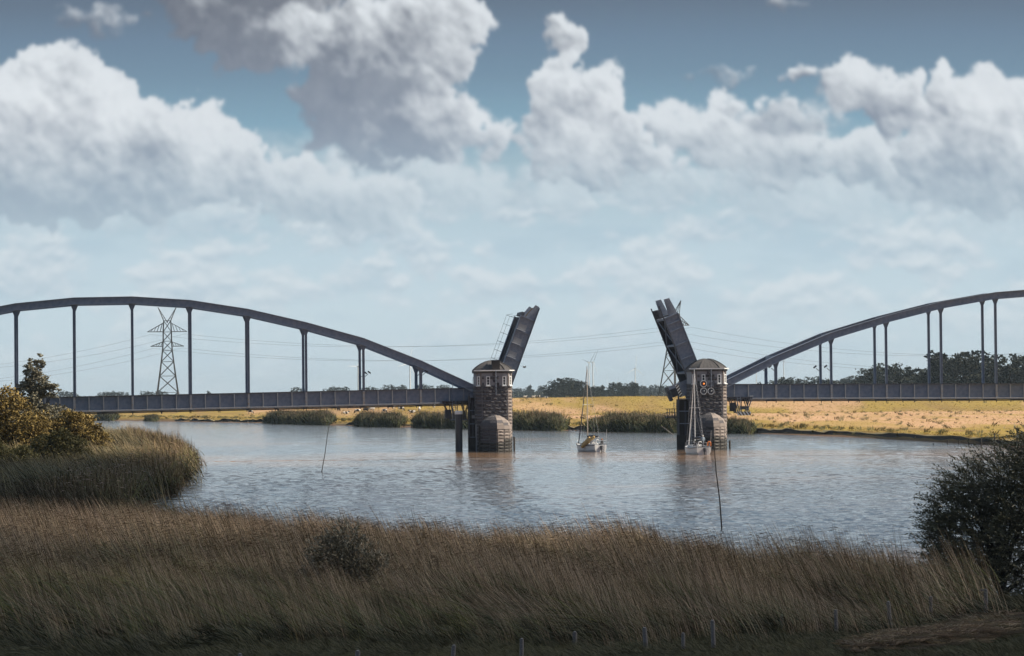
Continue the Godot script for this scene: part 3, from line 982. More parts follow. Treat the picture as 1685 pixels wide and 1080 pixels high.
func tree(called: String, label: String, category: String, pos: Vector3, lobes: Array, count: int, leaf: float, tone: Color, sd: int, height: float, thick: float, group := "", slender := 1.0, droop := Vector3.ZERO) -> Node3D:
	var o := thing(called, label, category, pos, 0.0, group)
	put("trunk", limbs(sd + 7, height, thick, 1.0, 6 + lobes.size() * 2, lobes), M.bark, o)
	put("crown", crown_mesh(sd, lobes, count, leaf, tone, slender, droop), M.leaf, o)
	return o

func round_crown(sd: int, w: float, h: float, y0: float, parts: int) -> Array:
	var r := RandomNumberGenerator.new()
	r.seed = sd
	var out := []
	for i in parts:
		var t := (i + 0.5) / parts
		var a := r.randf() * TAU
		var ring := sin(PI * clampf(t * 0.85 + 0.12, 0.0, 1.0))
		var rad := w * 0.5 * ring * r.randf_range(0.35, 0.75)
		var s := w * r.randf_range(0.2, 0.3) * (0.65 + 0.5 * ring)
		out.append([Vector3(cos(a) * rad, y0 + (h - y0) * (0.1 + 0.78 * t), sin(a) * rad), Vector3(s, s * r.randf_range(0.7, 0.95), s)])
	return out

# ---------------------------------------------------------------- the arch bridge
const PANEL := 8.35
const RISE := [0.15, 4.17, 7.6, 10.07, 12.15, 13.6, 14.27, 14.27, 13.6, 12.15, 10.07, 7.6, 4.17, 0.15]
const GAUGE := 7.4       # metres between the two arch planes
const DEEP := 2.4        # girder depth

func arch_part(nodes: Array, i: int, z: float) -> ArrayMesh:
	var b := Builder.new()
	for lay in [[0.0, -0.08, 0.40], [-0.08, -0.94, 0.26], [-0.94, -1.02, 0.40]]:
		var p: Array = []
		for e in [i, i + 1]:
			var before: Vector2 = nodes[maxi(e - 1, 0)]; var here: Vector2 = nodes[e]; var after: Vector2 = nodes[mini(e + 1, nodes.size() - 1)]
			var d0 := (here - before).normalized() if e > 0 else (after - here).normalized()
			var d1 := (after - here).normalized() if e < nodes.size() - 1 else d0
			var m := ((d0.orthogonal() + d1.orthogonal()) * 0.5)
			m = m / m.length_squared()
			if m.y < 0.0: m = -m
			p.append([here + m * lay[0], here + m * lay[1]])
		b.prism(PackedVector2Array([p[0][0], p[1][0], p[1][1], p[0][1]]), z - lay[2], z + lay[2])
	return b.done()

func hanger_mesh(x: float, y0: float, y1: float, z: float, w: float) -> ArrayMesh:
	var b := Builder.new()
	b.block(Vector3(x, (y0 + y1) * 0.5, z), Vector3(w - 0.1, y1 - y0, 0.05))
	for s in [-1.0, 1.0]: b.block(Vector3(x + s * (w * 0.5 - 0.025), (y0 + y1) * 0.5, z), Vector3(0.05, y1 - y0, 0.3))
	b.prism(PackedVector2Array([Vector2(x - 0.55, y1 + 0.1), Vector2(x + 0.55, y1 + 0.1), Vector2(x + w * 0.5 + 0.02, y1 - 0.75), Vector2(x - w * 0.5 - 0.02, y1 - 0.75)]), z - 0.06, z + 0.06)
	return b.done()

func span(label: String, s0: float, way: float, h0: float, slope: float) -> Node3D:
	var o := thing("arch_bridge_span", label, "bridge", on_bridge(s0, h0, 0.0), 0.0, "")
	o.basis = bridge_basis()
	var nodes := []
	for k in RISE.size():
		var x: float = way * PANEL * k
		nodes.append(Vector2(x, RISE[k] + slope * x))
	var len: float = way * PANEL * 13.0
	var tilt := Basis(Vector3(1, slope, 0).normalized(), Vector3(-slope, 1, 0).normalized(), Vector3.BACK)
	var web := block_mesh(Vector3(PANEL / 4.0 - 0.012, DEEP - 0.2, 0.03))
	var stiff := block_mesh(Vector3(0.13, DEEP - 0.22, 0.27))
	var main_stiff := block_mesh(Vector3(0.32, DEEP - 0.22, 0.28))
	var bracket := block_mesh(Vector3(0.1, 0.42, 0.12))
	for q in 52:
		var x := way * PANEL * (q + 0.5) / 4.0
		put("web_panel", web, M.steel, o, Transform3D(tilt, Vector3(x, slope * x - DEEP * 0.5, -0.26)))
		var xs := way * PANEL * q / 4.0
		if q % 4 == 0: put("hanger_foot", main_stiff, M.rust_steel, o, Transform3D(tilt, Vector3(xs, slope * xs - DEEP * 0.5, -0.118)))
		else: put("stiffener", stiff, M.pale_lit_steel, o, Transform3D(tilt, Vector3(xs, slope * xs - DEEP * 0.5, -0.11)))  # light caught by the ribs is painted as a paler steel
		if q % 2 == 0:
			for z in [-0.2, -GAUGE + 0.1]:
				put("bracket", bracket, M.dark_steel, o, Transform3D(Basis.IDENTITY, Vector3(xs, slope * xs - DEEP - 0.19, z)))
	var a := Vector3(0, 0, -0.25); var e := Vector3(len, slope * len, -0.25)
	var b := Builder.new()
	b.bar(a + Vector3(0, -0.05, 0), e + Vector3(0, -0.05, 0), 0.56, 0.1)
	put("top_flange", b.done(), M.dark_steel, o)
	b = Builder.new()
	b.bar(a + Vector3(0, -DEEP + 0.05, 0), e + Vector3(0, -DEEP + 0.05, 0), 0.6, 0.1)
	b.bar(a + Vector3(0, -DEEP - 0.1, -0.1), e + Vector3(0, -DEEP - 0.1, -0.1), 0.3, 0.16)
	put("bottom_flange", b.done(), M.dark_steel, o)
	b = Builder.new()
	b.tube([a + Vector3(0, -DEEP + 0.28, 0.32), e + Vector3(0, -DEEP + 0.28, 0.32)], [0.05], 6)
	b.tube([a + Vector3(0, -DEEP + 0.16, 0.36), e + Vector3(0, -DEEP + 0.16, 0.36)], [0.035], 6)
	put("service_pipe", b.done(), M.rust_steel, o)
	b = Builder.new()
	var back := Vector3(0, 0, -GAUGE)
	b.bar(a + back + Vector3(0, -DEEP * 0.5, 0), e + back + Vector3(0, -DEEP * 0.5, 0), 0.04, DEEP - 0.2)
	b.bar(a + back + Vector3(0, -0.05, 0), e + back + Vector3(0, -0.05, 0), 0.56, 0.1)
	b.bar(a + back + Vector3(0, -DEEP + 0.05, 0), e + back + Vector3(0, -DEEP + 0.05, 0), 0.6, 0.1)
	for q in 52:
		var xs := way * PANEL * q / 4.0
		b.box(Transform3D(tilt, Vector3(xs, slope * xs - DEEP * 0.5, -GAUGE - 0.38)), Vector3(0.09, DEEP - 0.22, 0.2))
	put("rear_girder", b.done(), M.steel, o)
	b = Builder.new()
	b.bar(a + Vector3(0, -DEEP + 0.45, -GAUGE * 0.5), e + Vector3(0, -DEEP + 0.45, -GAUGE * 0.5), GAUGE - 0.7, 0.14)
	for q in range(0, 53, 2):
		var xs := way * PANEL * q / 4.0
		b.box(Transform3D(tilt, Vector3(xs, slope * xs - DEEP + 0.15, -0.25 - GAUGE * 0.5)), Vector3(0.25, 0.42, GAUGE - 0.7))
	for z in [-2.6, -4.1]:
		b.bar(a + Vector3(0, -DEEP + 0.62, z), e + Vector3(0, -DEEP + 0.62, z), 0.09, 0.16)
	put("track_deck", b.done(), M.dark_steel, o)
	for i in 13:
		put("arch_segment", arch_part(nodes, i, -0.26), M.steel, o)
		put("rear_arch_segment", arch_part(nodes, i, -0.26 - GAUGE), M.steel, o)
	for k in range(1, 13):
		var x: float = nodes[k].x
		var w := 0.36 if k > 1 and k < 12 else 0.44
		put("hanger", hanger_mesh(x, slope * x - 0.02, nodes[k].y - 1.0, -0.26, w), M.steel, o)
		put("rear_hanger", hanger_mesh(x, slope * x - 0.02, nodes[k].y - 1.0, -0.26 - GAUGE, w), M.steel, o)
		b = Builder.new()
		var y: float = nodes[k].y - 0.4
		if k > 1 and k < 12:
			for t in 2: b.bar(Vector3(x, y - 0.25 + t * 0.5, -0.53), Vector3(x, y - 0.25 + t * 0.5, 0.01 - GAUGE), 0.22, 0.07)
			for t in 5: b.bar(Vector3(x, y - 0.22, -0.6 - t * 1.25), Vector3(x, y + 0.22, -0.6 - (t + 1) * 1.25), 0.06, 0.06)
			put("cross_strut", b.done(), M.steel, o)
		if k < 11 and k > 1:
			var b2 := Builder.new()
			var y2: float = nodes[k + 1].y - 0.4; var x2: float = nodes[k + 1].x
			b2.bar(Vector3(x, y, -0.55), Vector3(x2, y2, 0.02 - GAUGE), 0.16, 0.16)
			put("wind_brace", b2.done(), M.dark_steel, o)
		elif k == 1:
			b.bar(Vector3(x, y, -0.53), Vector3(x, y, 0.01 - GAUGE), 0.3, 0.8)
			put("portal_beam", b.done(), M.steel, o)
	for k in [1, 2]:
		for z in [-0.26, -0.26 - GAUGE]:
			var x: float = nodes[k].x - way * 0.22
			b = Builder.new()
			var p := Vector3(x, slope * x + 1.95, z)
			b.bar(p, p + Vector3(-way * 0.45, 0.4, 0), 0.08, 0.08)
			b.box(Transform3D(Basis(Vector3.BACK, -way * 0.9), p + Vector3(-way * 0.62, 0.62, 0)), Vector3(0.2, 0.5, 0.42))
			put("floodlight", b.done(), M.dark_steel, o)
	return o

# ---------------------------------------------------------------- stone towers on the piers
func stone_variants(w: float, h: float) -> Array:
	var out := []
	for i in 4:
		var b := Builder.new()
		var tones := [0.62, 0.85, 1.05, 1.3]
		b.tint = Color.WHITE * tones[i]
		b.tint.a = 1.0
		b.box(Transform3D.IDENTITY, Vector3(w, h, 0.16), 0.035)
		# a rough boss on the face
		var r := RandomNumberGenerator.new()
		r.seed = 90 + i
		var c := Vector3(r.randf_range(-0.1, 0.1) * w, r.randf_range(-0.1, 0.1) * h, 0.08 + 0.055 + 0.02 * i)
		var ring := []
		for k in 8:
			var a := TAU * (k + 0.5) / 8.0
			ring.append(Vector3(clampf(cos(a) * 0.75, -0.45, 0.45) * w * r.randf_range(0.82, 0.98), clampf(sin(a) * 0.75, -0.43, 0.43) * h * r.randf_range(0.8, 0.98), 0.082))
		for k in 8: b.facet(c, ring[k], ring[(k + 1) % 8], Vector3.BACK)
		out.append(b.done())
	return out

var stones := {}
func lay_stones(o: Node3D, a: Vector2, b: Vector2, h0: float, h1: float, course: float, long: float, mat: Material, r: RandomNumberGenerator, holes: Array, shift := 0) -> void:
	# courses of stones on the wall face from plan point a to b (x, z); out is to the side of the camera
	var along := Vector3(b.x - a.x, 0, b.y - a.y)
	var total := along.length()
	along /= total
	var out := along.cross(Vector3.UP)
	if out.z < -0.05: out = -out
	if absf(out.z) <= 0.05 and out.x * (a.x + b.x) < 0.0: out = -out
	var bs := Basis(Vector3.UP.cross(out), Vector3.UP, out)
	var rows := int(round((h1 - h0) / course))
	var ch := (h1 - h0) / rows
	for j in rows:
		var y := h0 + ch * (j + 0.5)
		var n := maxi(1, int(round(total / long)))
		var lw := total / n
		var cuts := [0.0]
		var off := 0.5 if (j + shift) % 2 == 1 and n > 1 else 0.0
		for k in range(1 if off == 0.0 else 0, n): 
			var c: float = (k + off) * lw + r.randf_range(-0.12, 0.12) * lw
			if c > 0.15 and c < total - 0.15: cuts.append(c)
		cuts.append(total)
		for k in cuts.size() - 1:
			var u: float = (cuts[k] + cuts[k + 1]) * 0.5; var w: float = cuts[k + 1] - cuts[k] - 0.075
			var skip := false
			for q in holes:
				if u + w * 0.5 > q[0] and u - w * 0.5 < q[1] and y + ch * 0.4 > q[2] and y - ch * 0.4 < q[3]: skip = true
			if skip: continue
			var m := mat
			if y < 1.5 + r.randf_range(-0.35, 0.35): m = M.wet_stone
			var key := "%d_%d" % [int(round(w * 20.0)), int(round((ch - 0.065) * 50.0))]
			if not stones.has(key): stones[key] = stone_variants(int(round(w * 20.0)) / 20.0, int(round((ch - 0.065) * 50.0)) / 50.0)
			var p2 := a + (b - a) * (u / total)
			put("stone", stones[key][r.randi() % 4], m, o, Transform3D(bs, Vector3(p2.x, y, p2.y) + out * r.randf_range(-0.005, 0.02)))

func window_part(o: Node3D, p: Vector3, out: Vector3, w: float, h: float) -> void:
	var bs := Basis(Vector3.UP.cross(out), Vector3.UP, out)
	var b := Builder.new()
	for s in [-1.0, 1.0]:
		b.box(Transform3D(bs, p + bs.x * s * (w * 0.5 - 0.06) + out * 0.1), Vector3(0.12, h, 0.16))
		b.box(Transform3D(bs, p + Vector3.UP * s * (h * 0.5 - 0.06) + out * 0.1), Vector3(w - 0.245, 0.12, 0.15))
	b.box(Transform3D(bs, p + out * 0.1 + Vector3.UP * 0.18), Vector3(w - 0.245, 0.06, 0.12))
	b.box(Transform3D(bs, p + out * 0.1 - Vector3.UP * 0.2), Vector3(w - 0.245, 0.05, 0.12))
	b.box(Transform3D(bs, p + out * 0.16 - Vector3.UP * (h * 0.5 + 0.06)), Vector3(w + 0.2, 0.12, 0.34))
	var f := put("window", b.done(), M.white_paint, o)
	put("pane", block_mesh(Vector3(w - 0.25, h - 0.25, 0.02)), M.pane, f, Transform3D(bs, p + out * 0.06))

func octagon(hw: float, dp: float, ch: float) -> PackedVector2Array:   # plan (x, z), front at z = 0
	return PackedVector2Array([Vector2(-hw, -ch), Vector2(-hw + ch, 0), Vector2(hw - ch, 0), Vector2(hw, -ch), Vector2(hw, -dp + ch), Vector2(hw - ch, -dp), Vector2(-hw + ch, -dp), Vector2(-hw, -dp + ch)])

func slab(b: Builder, plan: PackedVector2Array, h0: float, h1: float) -> void:   # plan (x, z) raised between two heights
	var xf := Transform3D(Basis(Vector3.RIGHT, Vector3.BACK, Vector3.UP), Vector3.ZERO)
	var p := PackedVector2Array()
	for q in plan: p.append(Vector2(q.x, q.y))
	b.prism(p, h0, h1, xf)

func tower(label: String, px_mid: float, hw: float, east: bool, front: float, sd: int) -> Node3D:
	var mid := on_plane(px_mid, 670.0, front)
	var o := thing("bridge_pier", label, "bridge pier", on_bridge(mid.x, 0.0, front), 0.0, "stone pier towers of the opening bridge")
	o.basis = bridge_basis()
	var r := RandomNumberGenerator.new()
	r.seed = sd
	var ch := 0.72; var dp := 5.4
	var top := 11.35
	var plan := octagon(hw - 0.06, dp, ch)
	var b := Builder.new()
	slab(b, plan, -1.0, top)
	put("wall_core", b.done(), M.mortar, o)
	# the pier itself carries the span behind the tower
	b = Builder.new()
	var west := -2.2 if not east else -2.4
	b.block(Vector3((west + hw - 0.15) * 0.5, 2.6, -9.2), Vector3(hw - 0.15 - west, 7.4, 7.4))
	put("pier_body", b.done(), M.wet_stone, o)
	var edge := [plan[0], plan[1], plan[2], plan[3]]
	var fw := (hw - 0.06 - ch) * 2.0
	var win_y := [9.5, 10.85]
	var w1 := 0.28 * fw * 0.5
	var wins := [[0.16 * fw, 0.32 * fw], [0.80 * fw, 0.95 * fw]]
	var holes := [[wins[0][0], wins[0][1], win_y[0] - 0.05, win_y[1] + 0.05], [wins[1][0], wins[1][1], win_y[0] - 0.05, win_y[1] + 0.05], [0.02 * fw, 0.98 * fw, -1.0, 3.6], [0.24 * fw, 0.76 * fw, 3.0, 4.7]]
	lay_stones(o, edge[1], edge[2], 0.0, 9.36, 0.49, 0.86, M.stone, r, holes)
	lay_stones(o, edge[1], edge[2], 9.5, 11.3, 0.45, 0.72, M.stone, r, holes, 1)
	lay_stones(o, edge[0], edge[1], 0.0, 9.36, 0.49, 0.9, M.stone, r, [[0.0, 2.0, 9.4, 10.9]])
	lay_stones(o, edge[2], edge[3], 0.0, 9.36, 0.49, 0.9, M.dressed_sunlit, r, [[0.0, 2.0, 9.4, 10.9]])  # sunward chamfer, sunlight painted as paler stone
	lay_stones(o, plan[3], plan[4], 3.9, 9.36, 0.49, 1.05, M.stone, r, [])
	lay_stones(o, plan[7], plan[0], 3.9, 9.36, 0.49, 1.05, M.stone, r, [])
	b = Builder.new()
	slab(b, octagon(hw + 0.1, dp + 0.1, ch + 0.05), 9.365, 9.495)
	var course := put("string_course", b.done(), M.stone, o)
	course.position.z = 0.08
	for k in 2:
		window_part(o, Vector3(plan[1].x + (wins[k][0] + wins[k][1]) * 0.5, 10.18, 0.02), Vector3.BACK, (wins[k][1] - wins[k][0]) * 0.92, 1.35)
	for s in [-1.0, 1.0]:
		var out := Vector3(s, 0, 1).normalized()
		window_part(o, Vector3(s * (hw - 0.06 - ch * 0.5), 10.18, -ch * 0.5) + out * 0.02, out, 0.5, 1.35)
		b = Builder.new()
		var bs := Basis(Vector3.UP.cross(out), Vector3.UP, out)
		for t in [-0.34, 0.34]: b.box(Transform3D(bs, Vector3(s * (hw - 0.06 - ch * 0.5), 10.4, -ch * 0.5) + bs.x * t + out * 0.03), Vector3(0.15, 1.8, 0.16))
		put("window_jamb", b.done(), M.dressed_sunlit, o)
	# cornice and the white gutter
	b = Builder.new()
	slab(b, octagon(hw + 0.14, dp + 0.2, ch + 0.06), top - 0.06, top + 0.24)
	var cn := put("cornice", b.done(), M.roof, o)
	cn.position.z = 0.1
	b = Builder.new()
	var g := octagon(hw + 0.3, dp + 0.5, ch + 0.12)
	for k in 3:
		var s0 := Vector3(g[k].x, top + 0.32, g[k].y + 0.25); var s1 := Vector3(g[k + 1].x, top + 0.32, g[k + 1].y + 0.25)
		b.bar(s0, s1, 0.14, 0.16)
	put("gutter", b.done(), M.white_paint, o)
	b = Builder.new()
	b.tube([Vector3(0.15, top + 0.3, 0.32), Vector3(0.15, top - 0.2, 0.26), Vector3(0.15, 8.1, 0.26)], [0.05], 6)
	put("drain_pipe", b.done(), M.steel, o)
	# the domed roof: eight curved faces with ribs
	var prof := [[1.0, 0.0], [0.95, 0.22], [0.86, 0.48], [0.72, 0.8], [0.54, 1.12], [0.34, 1.38], [0.15, 1.52], [0.0, 1.56]]
	var base := octagon(hw + 0.16, dp + 0.3, ch + 0.5)
	var centre := Vector2(0, -dp * 0.5)
	for k in 8:
		b = Builder.new()
		var p := base[k] + Vector2(0, 0.15); var q := base[(k + 1) % 8] + Vector2(0, 0.15)
		for i in prof.size() - 1:
			var f0: float = prof[i][0]; var f1: float = prof[i + 1][0]; var y0: float = top + 0.24 + prof[i][1]; var y1: float = top + 0.24 + prof[i + 1][1]
			var a0 := centre.lerp(p, f0); var b0 := centre.lerp(q, f0); var a1 := centre.lerp(p, f1); var b1 := centre.lerp(q, f1)
			var out := Vector3(a0.x + b0.x - centre.x * 2.0, 1.2, a0.y + b0.y - centre.y * 2.0)
			if f1 > 0.0: b.quad(Vector3(a0.x, y0, a0.y), Vector3(b0.x, y0, b0.y), Vector3(b1.x, y1, b1.y), Vector3(a1.x, y1, a1.y), out)
			else: b.facet(Vector3(a0.x, y0, a0.y), Vector3(b0.x, y0, b0.y), Vector3(a1.x, y1, a1.y), out)
			# standing seams
			for t in [0.0, 0.2, 0.4, 0.6, 0.8]:
				var s0 := a0.lerp(b0, t); var s1 := a1.lerp(b1, t)
				if f1 > 0.1: b.bar(Vector3(s0.x, y0, s0.y), Vector3(s1.x, y1, s1.y), 0.05 if t > 0.0 else 0.14, 0.05 if t > 0.0 else 0.14)
		put("roof_face", b.done(), M.roof, o)
	# the pointed cutwater
	var nose := [Vector2(-2.25, -0.1), Vector2(-1.85, 0.95), Vector2(-1.05, 1.85), Vector2(0, 2.5), Vector2(1.05, 1.85), Vector2(1.85, 0.95), Vector2(2.25, -0.1)]
	b = Builder.new()
	var np := PackedVector2Array()
	for q in nose: np.append(q * Vector2(0.985, 0.97))
	slab(b, np, -1.0, 3.3)
	var core := put("cutwater_core", b.done(), M.mortar, o)
	for k in 6: lay_stones(o, nose[k], nose[k + 1], -0.1, 3.2, 0.47, 1.0, M.dressed_sunlit if k > 2 else M.stone, r, [], k)  # sunward half paler as painted sunlight, likewise on ledge and cap
	for k in 6:
		for lay in [[1.0, 1.06, 3.2, 3.75]]:
			b = Builder.new()
			var p0: Vector2 = nose[k]; var p1: Vector2 = nose[k + 1]
			slab(b, PackedVector2Array([p0 * 0.6, p1 * 0.6, p1 * 1.07, p0 * 1.07]), 3.22, 3.74)
			put("ledge_stone", b.done(), M.dressed_sunlit if k > 2 else M.stone, o)
	var cap := [[1.0, 3.745], [0.93, 4.12], [0.80, 4.5], [0.58, 4.88], [0.32, 5.15], [0.0, 5.27]]
	for i in cap.size() - 1:
		for k in 6:
			b = Builder.new()
			b.tint = Color.WHITE * [0.8, 1.0, 1.15][(i * 2 + k) % 3]
			var f0: float = cap[i][0]; var f1: float = cap[i + 1][0] + 0.012; var y0: float = cap[i][1] + 0.012; var y1: float = cap[i + 1][1]
			var p: Vector2 = (nose[k] as Vector2).lerp(nose[k + 1], 0.012); var q: Vector2 = (nose[k] as Vector2).lerp(nose[k + 1], 0.988)
			var a0 := p * f0; var b0 := q * f0; var a1 := p * f1; var b1 := q * f1
			var out := Vector3(p.x + q.x, 1.6, p.y + q.y)
			b.quad(Vector3(a0.x, y0, a0.y), Vector3(b0.x, y0, b0.y), Vector3(b1.x, y1, b1.y), Vector3(a1.x, y1, a1.y), out)
			b.quad(Vector3(a0.x, y0, a0.y), Vector3(b0.x, y0, b0.y), Vector3(b0.x, y0 - 0.3, b0.y) * Vector3(0.9, 1, 0.9), Vector3(a0.x, y0 - 0.3, a0.y) * Vector3(0.9, 1, 0.9), out)
			put("cap_stone", b.done(), M.dressed_sunlit if k > 2 and (i + k) % 4 else M.stone, o)
	return o

func striped_board(w: float, h: float, stripes: int, lean: float) -> Array:   # white board and the dark stripes laid on it
	var b := Builder.new()
	b.block(Vector3.ZERO, Vector3(w, h, 0.05))
	var d := Builder.new()
	var step := w / stripes
	for i in range(-2, stripes + 2):
		var x := -w * 0.5 + i * step
		var poly := PackedVector2Array([Vector2(x, h * 0.5), Vector2(x + step * 0.5, h * 0.5), Vector2(x + step * 0.5 + lean, -h * 0.5), Vector2(x + lean, -h * 0.5)])
		var frame := PackedVector2Array([Vector2(-w * 0.5, -h * 0.5), Vector2(w * 0.5, -h * 0.5), Vector2(w * 0.5, h * 0.5), Vector2(-w * 0.5, h * 0.5)])
		for cut in Geometry2D.intersect_polygons(poly, frame): d.prism(cut, 0.026, 0.031)
	return [b.done(), d.done()]

# ---------------------------------------------------------------- the two raised leaves
func leaf(label: String, east: bool) -> Node3D:
	var foot: Vector2; var ang: float
	if not east:
		foot = on_plane(848.0, 620.0, 0.0)
		var tip := on_plane(889.2, 506.0, 0.0)
		ang = (tip - foot).angle()
	else:
		var low := on_plane(1130.0, 620.0, 0.0)
		var high := on_plane(1092.3, 525.0, 0.0)
		foot = low
		ang = (high - low).angle()
	var o := thing("bascule_leaf", label, "bridge leaf", on_bridge(foot.x, foot.y, 0.0), 0.0, "raised leaves of the opening bridge")
	var ax := ALONG * cos(ang) + Vector3.UP * sin(ang)
	var up := (-ALONG * sin(ang) + Vector3.UP * cos(ang)) * (1.0 if not east else -1.0)
	o.basis = Basis(ax, up, ax.cross(up))
	var far := -GAUGE if not east else GAUGE
	var sg := 1.0 if not east else -1.0           # the side of the camera
	var dp := 2.35
	var end := 8.75 if not east else 9.25
	var start := -5.5
	var joints := [end, 6.63, 4.52, 2.4, 0.3, -1.8, -3.6, start] if not east else [end, 8.2, 7.1, 4.9, 2.7, 0.5, -1.7, -3.6, start]
	for i in joints.size() - 1:
		var x0: float = joints[i + 1]; var x1: float = joints[i]
		put("web_panel", block_mesh(Vector3(x1 - x0 - 0.012, dp - 0.2, 0.03)), M.leaf_steel, o, Transform3D(Basis.IDENTITY, Vector3((x0 + x1) * 0.5, dp * 0.5, -0.26 * sg)))
		var b := Builder.new()
		b.block(Vector3(x1 - 0.08, dp * 0.5, -0.12 * sg), Vector3(0.16, dp - 0.22, 0.26))
		put("stiffener", b.done(), M.steel, o)
		if not east and i < 4:   # deck half of each bay: a sunlit edge and a reflected light patch, painted
			b = Builder.new()
			b.block(Vector3(x0 + 0.06, dp * 0.66, -0.08 * sg), Vector3(0.07, dp * 0.58, 0.3))
			put("ledge", b.done(), M.white_paint, o)
			b = Builder.new()
			b.block(Vector3(x0 + 0.55, dp * 0.63, -0.235 * sg), Vector3(0.8, dp * 0.5, 0.02))
			put("cover_plate", b.done(), M.pale_lit_steel, o)
	for side in [0.0, far]:
		var b := Builder.new()
		b.bar(Vector3(start, 0.05, -0.25 * sg + side), Vector3(end + (1.9 if side == 0.0 or not east else 1.7), 0.05, -0.25 * sg + side), 0.6, 0.1)
		put("bottom_flange", b.done(), M.dark_steel, o)
		b = Builder.new()
		b.bar(Vector3(start, dp - 0.05, -0.25 * sg + side), Vector3(end, dp - 0.05, -0.25 * sg + side), 0.56, 0.1)
		put("top_flange", b.done(), M.steel, o)
		b = Builder.new()
		var base_y := 1.45 if not east else 1.35
		var poly := PackedVector2Array([Vector2(end + 0.01, 0.1), Vector2(end + 2.05, 0.1), Vector2(end + 2.15, 0.75), Vector2(end + 0.35, base_y), Vector2(end + 0.01, base_y)])
		if east: poly = PackedVector2Array([Vector2(end + 0.01, 0.9), Vector2(end + 2.55, 1.1), Vector2(end + 2.45, 1.95), Vector2(end + 0.01, dp - 0.1)])
		b.prism(poly, -0.27 * sg + side - 0.02, -0.27 * sg + side + 0.02)
		if east:
			for k in 9:
				b.block(Vector3(end + 0.3 + k * 0.24, 1.5 - 0.02 * k, -0.24 * sg + side), Vector3(0.05, 0.8, 0.05))
			for k in 3:
				b.block(Vector3(end + 1.2, 1.2 + k * 0.28, -0.2 * sg + side), Vector3(2.1, 0.05, 0.03))
		put("nose_plate", b.done(), M.leaf_steel, o)
	var b := Builder.new()
	b.block(Vector3((start + end) * 0.5, dp * 0.5, -0.26 * sg + far), Vector3(end - start, dp - 0.2, 0.03))
	for j in joints: b.block(Vector3(j - 0.05, dp * 0.5, -0.36 * sg + far), Vector3(0.08, dp - 0.22, 0.18))
	put("rear_girder", b.done(), M.dark_steel, o)
	b = Builder.new()
	b.block(Vector3((start + end) * 0.5 + 0.1, dp - 0.45, -0.25 * sg + far * 0.5), Vector3(end - start - 0.4, 0.12, GAUGE - 0.4))
	for z in [0.35, 0.65]: b.block(Vector3((start + end) * 0.5 + 0.1, dp - 0.25, far * z), Vector3(end - start - 0.4, 0.16, 0.09))
	put("track_deck", b.done(), M.dark_steel, o)
	for x in [end - 0.25, end - 4.4, end - 8.7]:
		b = Builder.new()
		b.block(Vector3(x, 0.25, -0.25 * sg + far * 0.5), Vector3(0.28, 0.34, GAUGE - 0.6))
		b.block(Vector3(x, 1.1, -0.25 * sg + far * 0.5), Vector3(0.06, 1.4, GAUGE - 0.6))
		put("cross_beam", b.done(), M.steel, o)
	for k in 2:
		var x1 := end - 0.25 - k * 4.25; var x0 := x1 - 4.1
		for t in [[x1, 0.03, x0, 0.97], [x1, 0.97, x0, 0.03]]:
			b = Builder.new()
			b.bar(Vector3(t[0], 0.16 + 0.05 * t[1], -0.25 * sg + far * t[1]), Vector3(t[2], 0.16 + 0.05 * t[1], -0.25 * sg + far * t[3]), 0.12, 0.12, Vector3.UP)
			put("wind_brace", b.done(), M.steel, o)
	if not east:
		b = Builder.new()
		var z := far - 0.7 * sg
		for i in 9: b.tube([Vector3(end - 0.2 - i * 1.35, dp - 0.3, z), Vector3(end - 0.2 - i * 1.35, dp + 1.1, z)], [0.03], 5)
		for y in [0.6, 1.1]: b.tube([Vector3(end - 0.2, dp + y, z), Vector3(end - 11.0, dp + y, z)], [0.02], 5)
		for i in 9: b.bar(Vector3(end - 0.2 - i * 1.35, dp - 0.3, z + 0.75 * sg), Vector3(end - 0.2 - i * 1.35, dp - 0.3, z - 0.1 * sg), 0.1, 0.1)
		for y in [0.45, 1.1]: b.tube([Vector3(end - 0.2, dp + y, z), Vector3(end - 0.2, dp + y, far * 0.1)], [0.026], 5)
		put("railing", b.done(), M.dark_steel, o)
		b = Builder.new()
		b.bar(Vector3(end + 0.1, 1.55, far * 0.08), Vector3(end + 1.6, 1.0, far * 0.05), 0.12, 0.12)
		put("locking_bar", b.done(), M.yellow, o)
		b = Builder.new()
		b.block(Vector3(end + 0.35, dp - 0.35, far * 0.5), Vector3(0.5, 0.4, GAUGE - 1.2))
		put("nose_beam", b.done(), M.dark_steel, o)
	else:
		b = Builder.new()
		b.block(Vector3(end + 0.65, 0.25, far * 0.66), Vector3(1.25, 0.5, GAUGE * 0.62))
		for k in 6: b.block(Vector3(end + 0.65, -0.03, far * (0.38 + k * 0.11)), Vector3(1.3, 0.14, 0.16))
		put("nose_beam", b.done(), M.dark_steel, o)
		# the counterweight arm that swings down beside the pier, its end striped
		b = Builder.new()
		b.block(Vector3(-1.45, -0.55, -0.55 * sg), Vector3(1.55, 2.3, 0.8))
		b.bar(Vector3(-0.65, 0.7, -0.1 * sg), Vector3(-0.65, -3.3, -0.1 * sg), 0.5, 0.14)
		b.bar(Vector3(-2.25, 0.7, -0.1 * sg), Vector3(-2.25, -1.7, -0.1 * sg), 0.5, 0.14)
		put("counterweight_arm", b.done(), M.steel, o)
		b = Builder.new()
		b.block(Vector3(-1.5, -2.4, -1.2 * sg), Vector3(1.3, 1.0, 1.6))
		put("gear_housing", b.done(), M.dark_steel, o)
		b = Builder.new()
		b.block(Vector3(-1.45, -3.35, -0.6 * sg), Vector3(2.1, 0.42, 1.3))
		put("buffer_plate", b.done(), M.dark_steel, o)
		var sb := striped_board(1.95, 0.5, 5, 0.22)
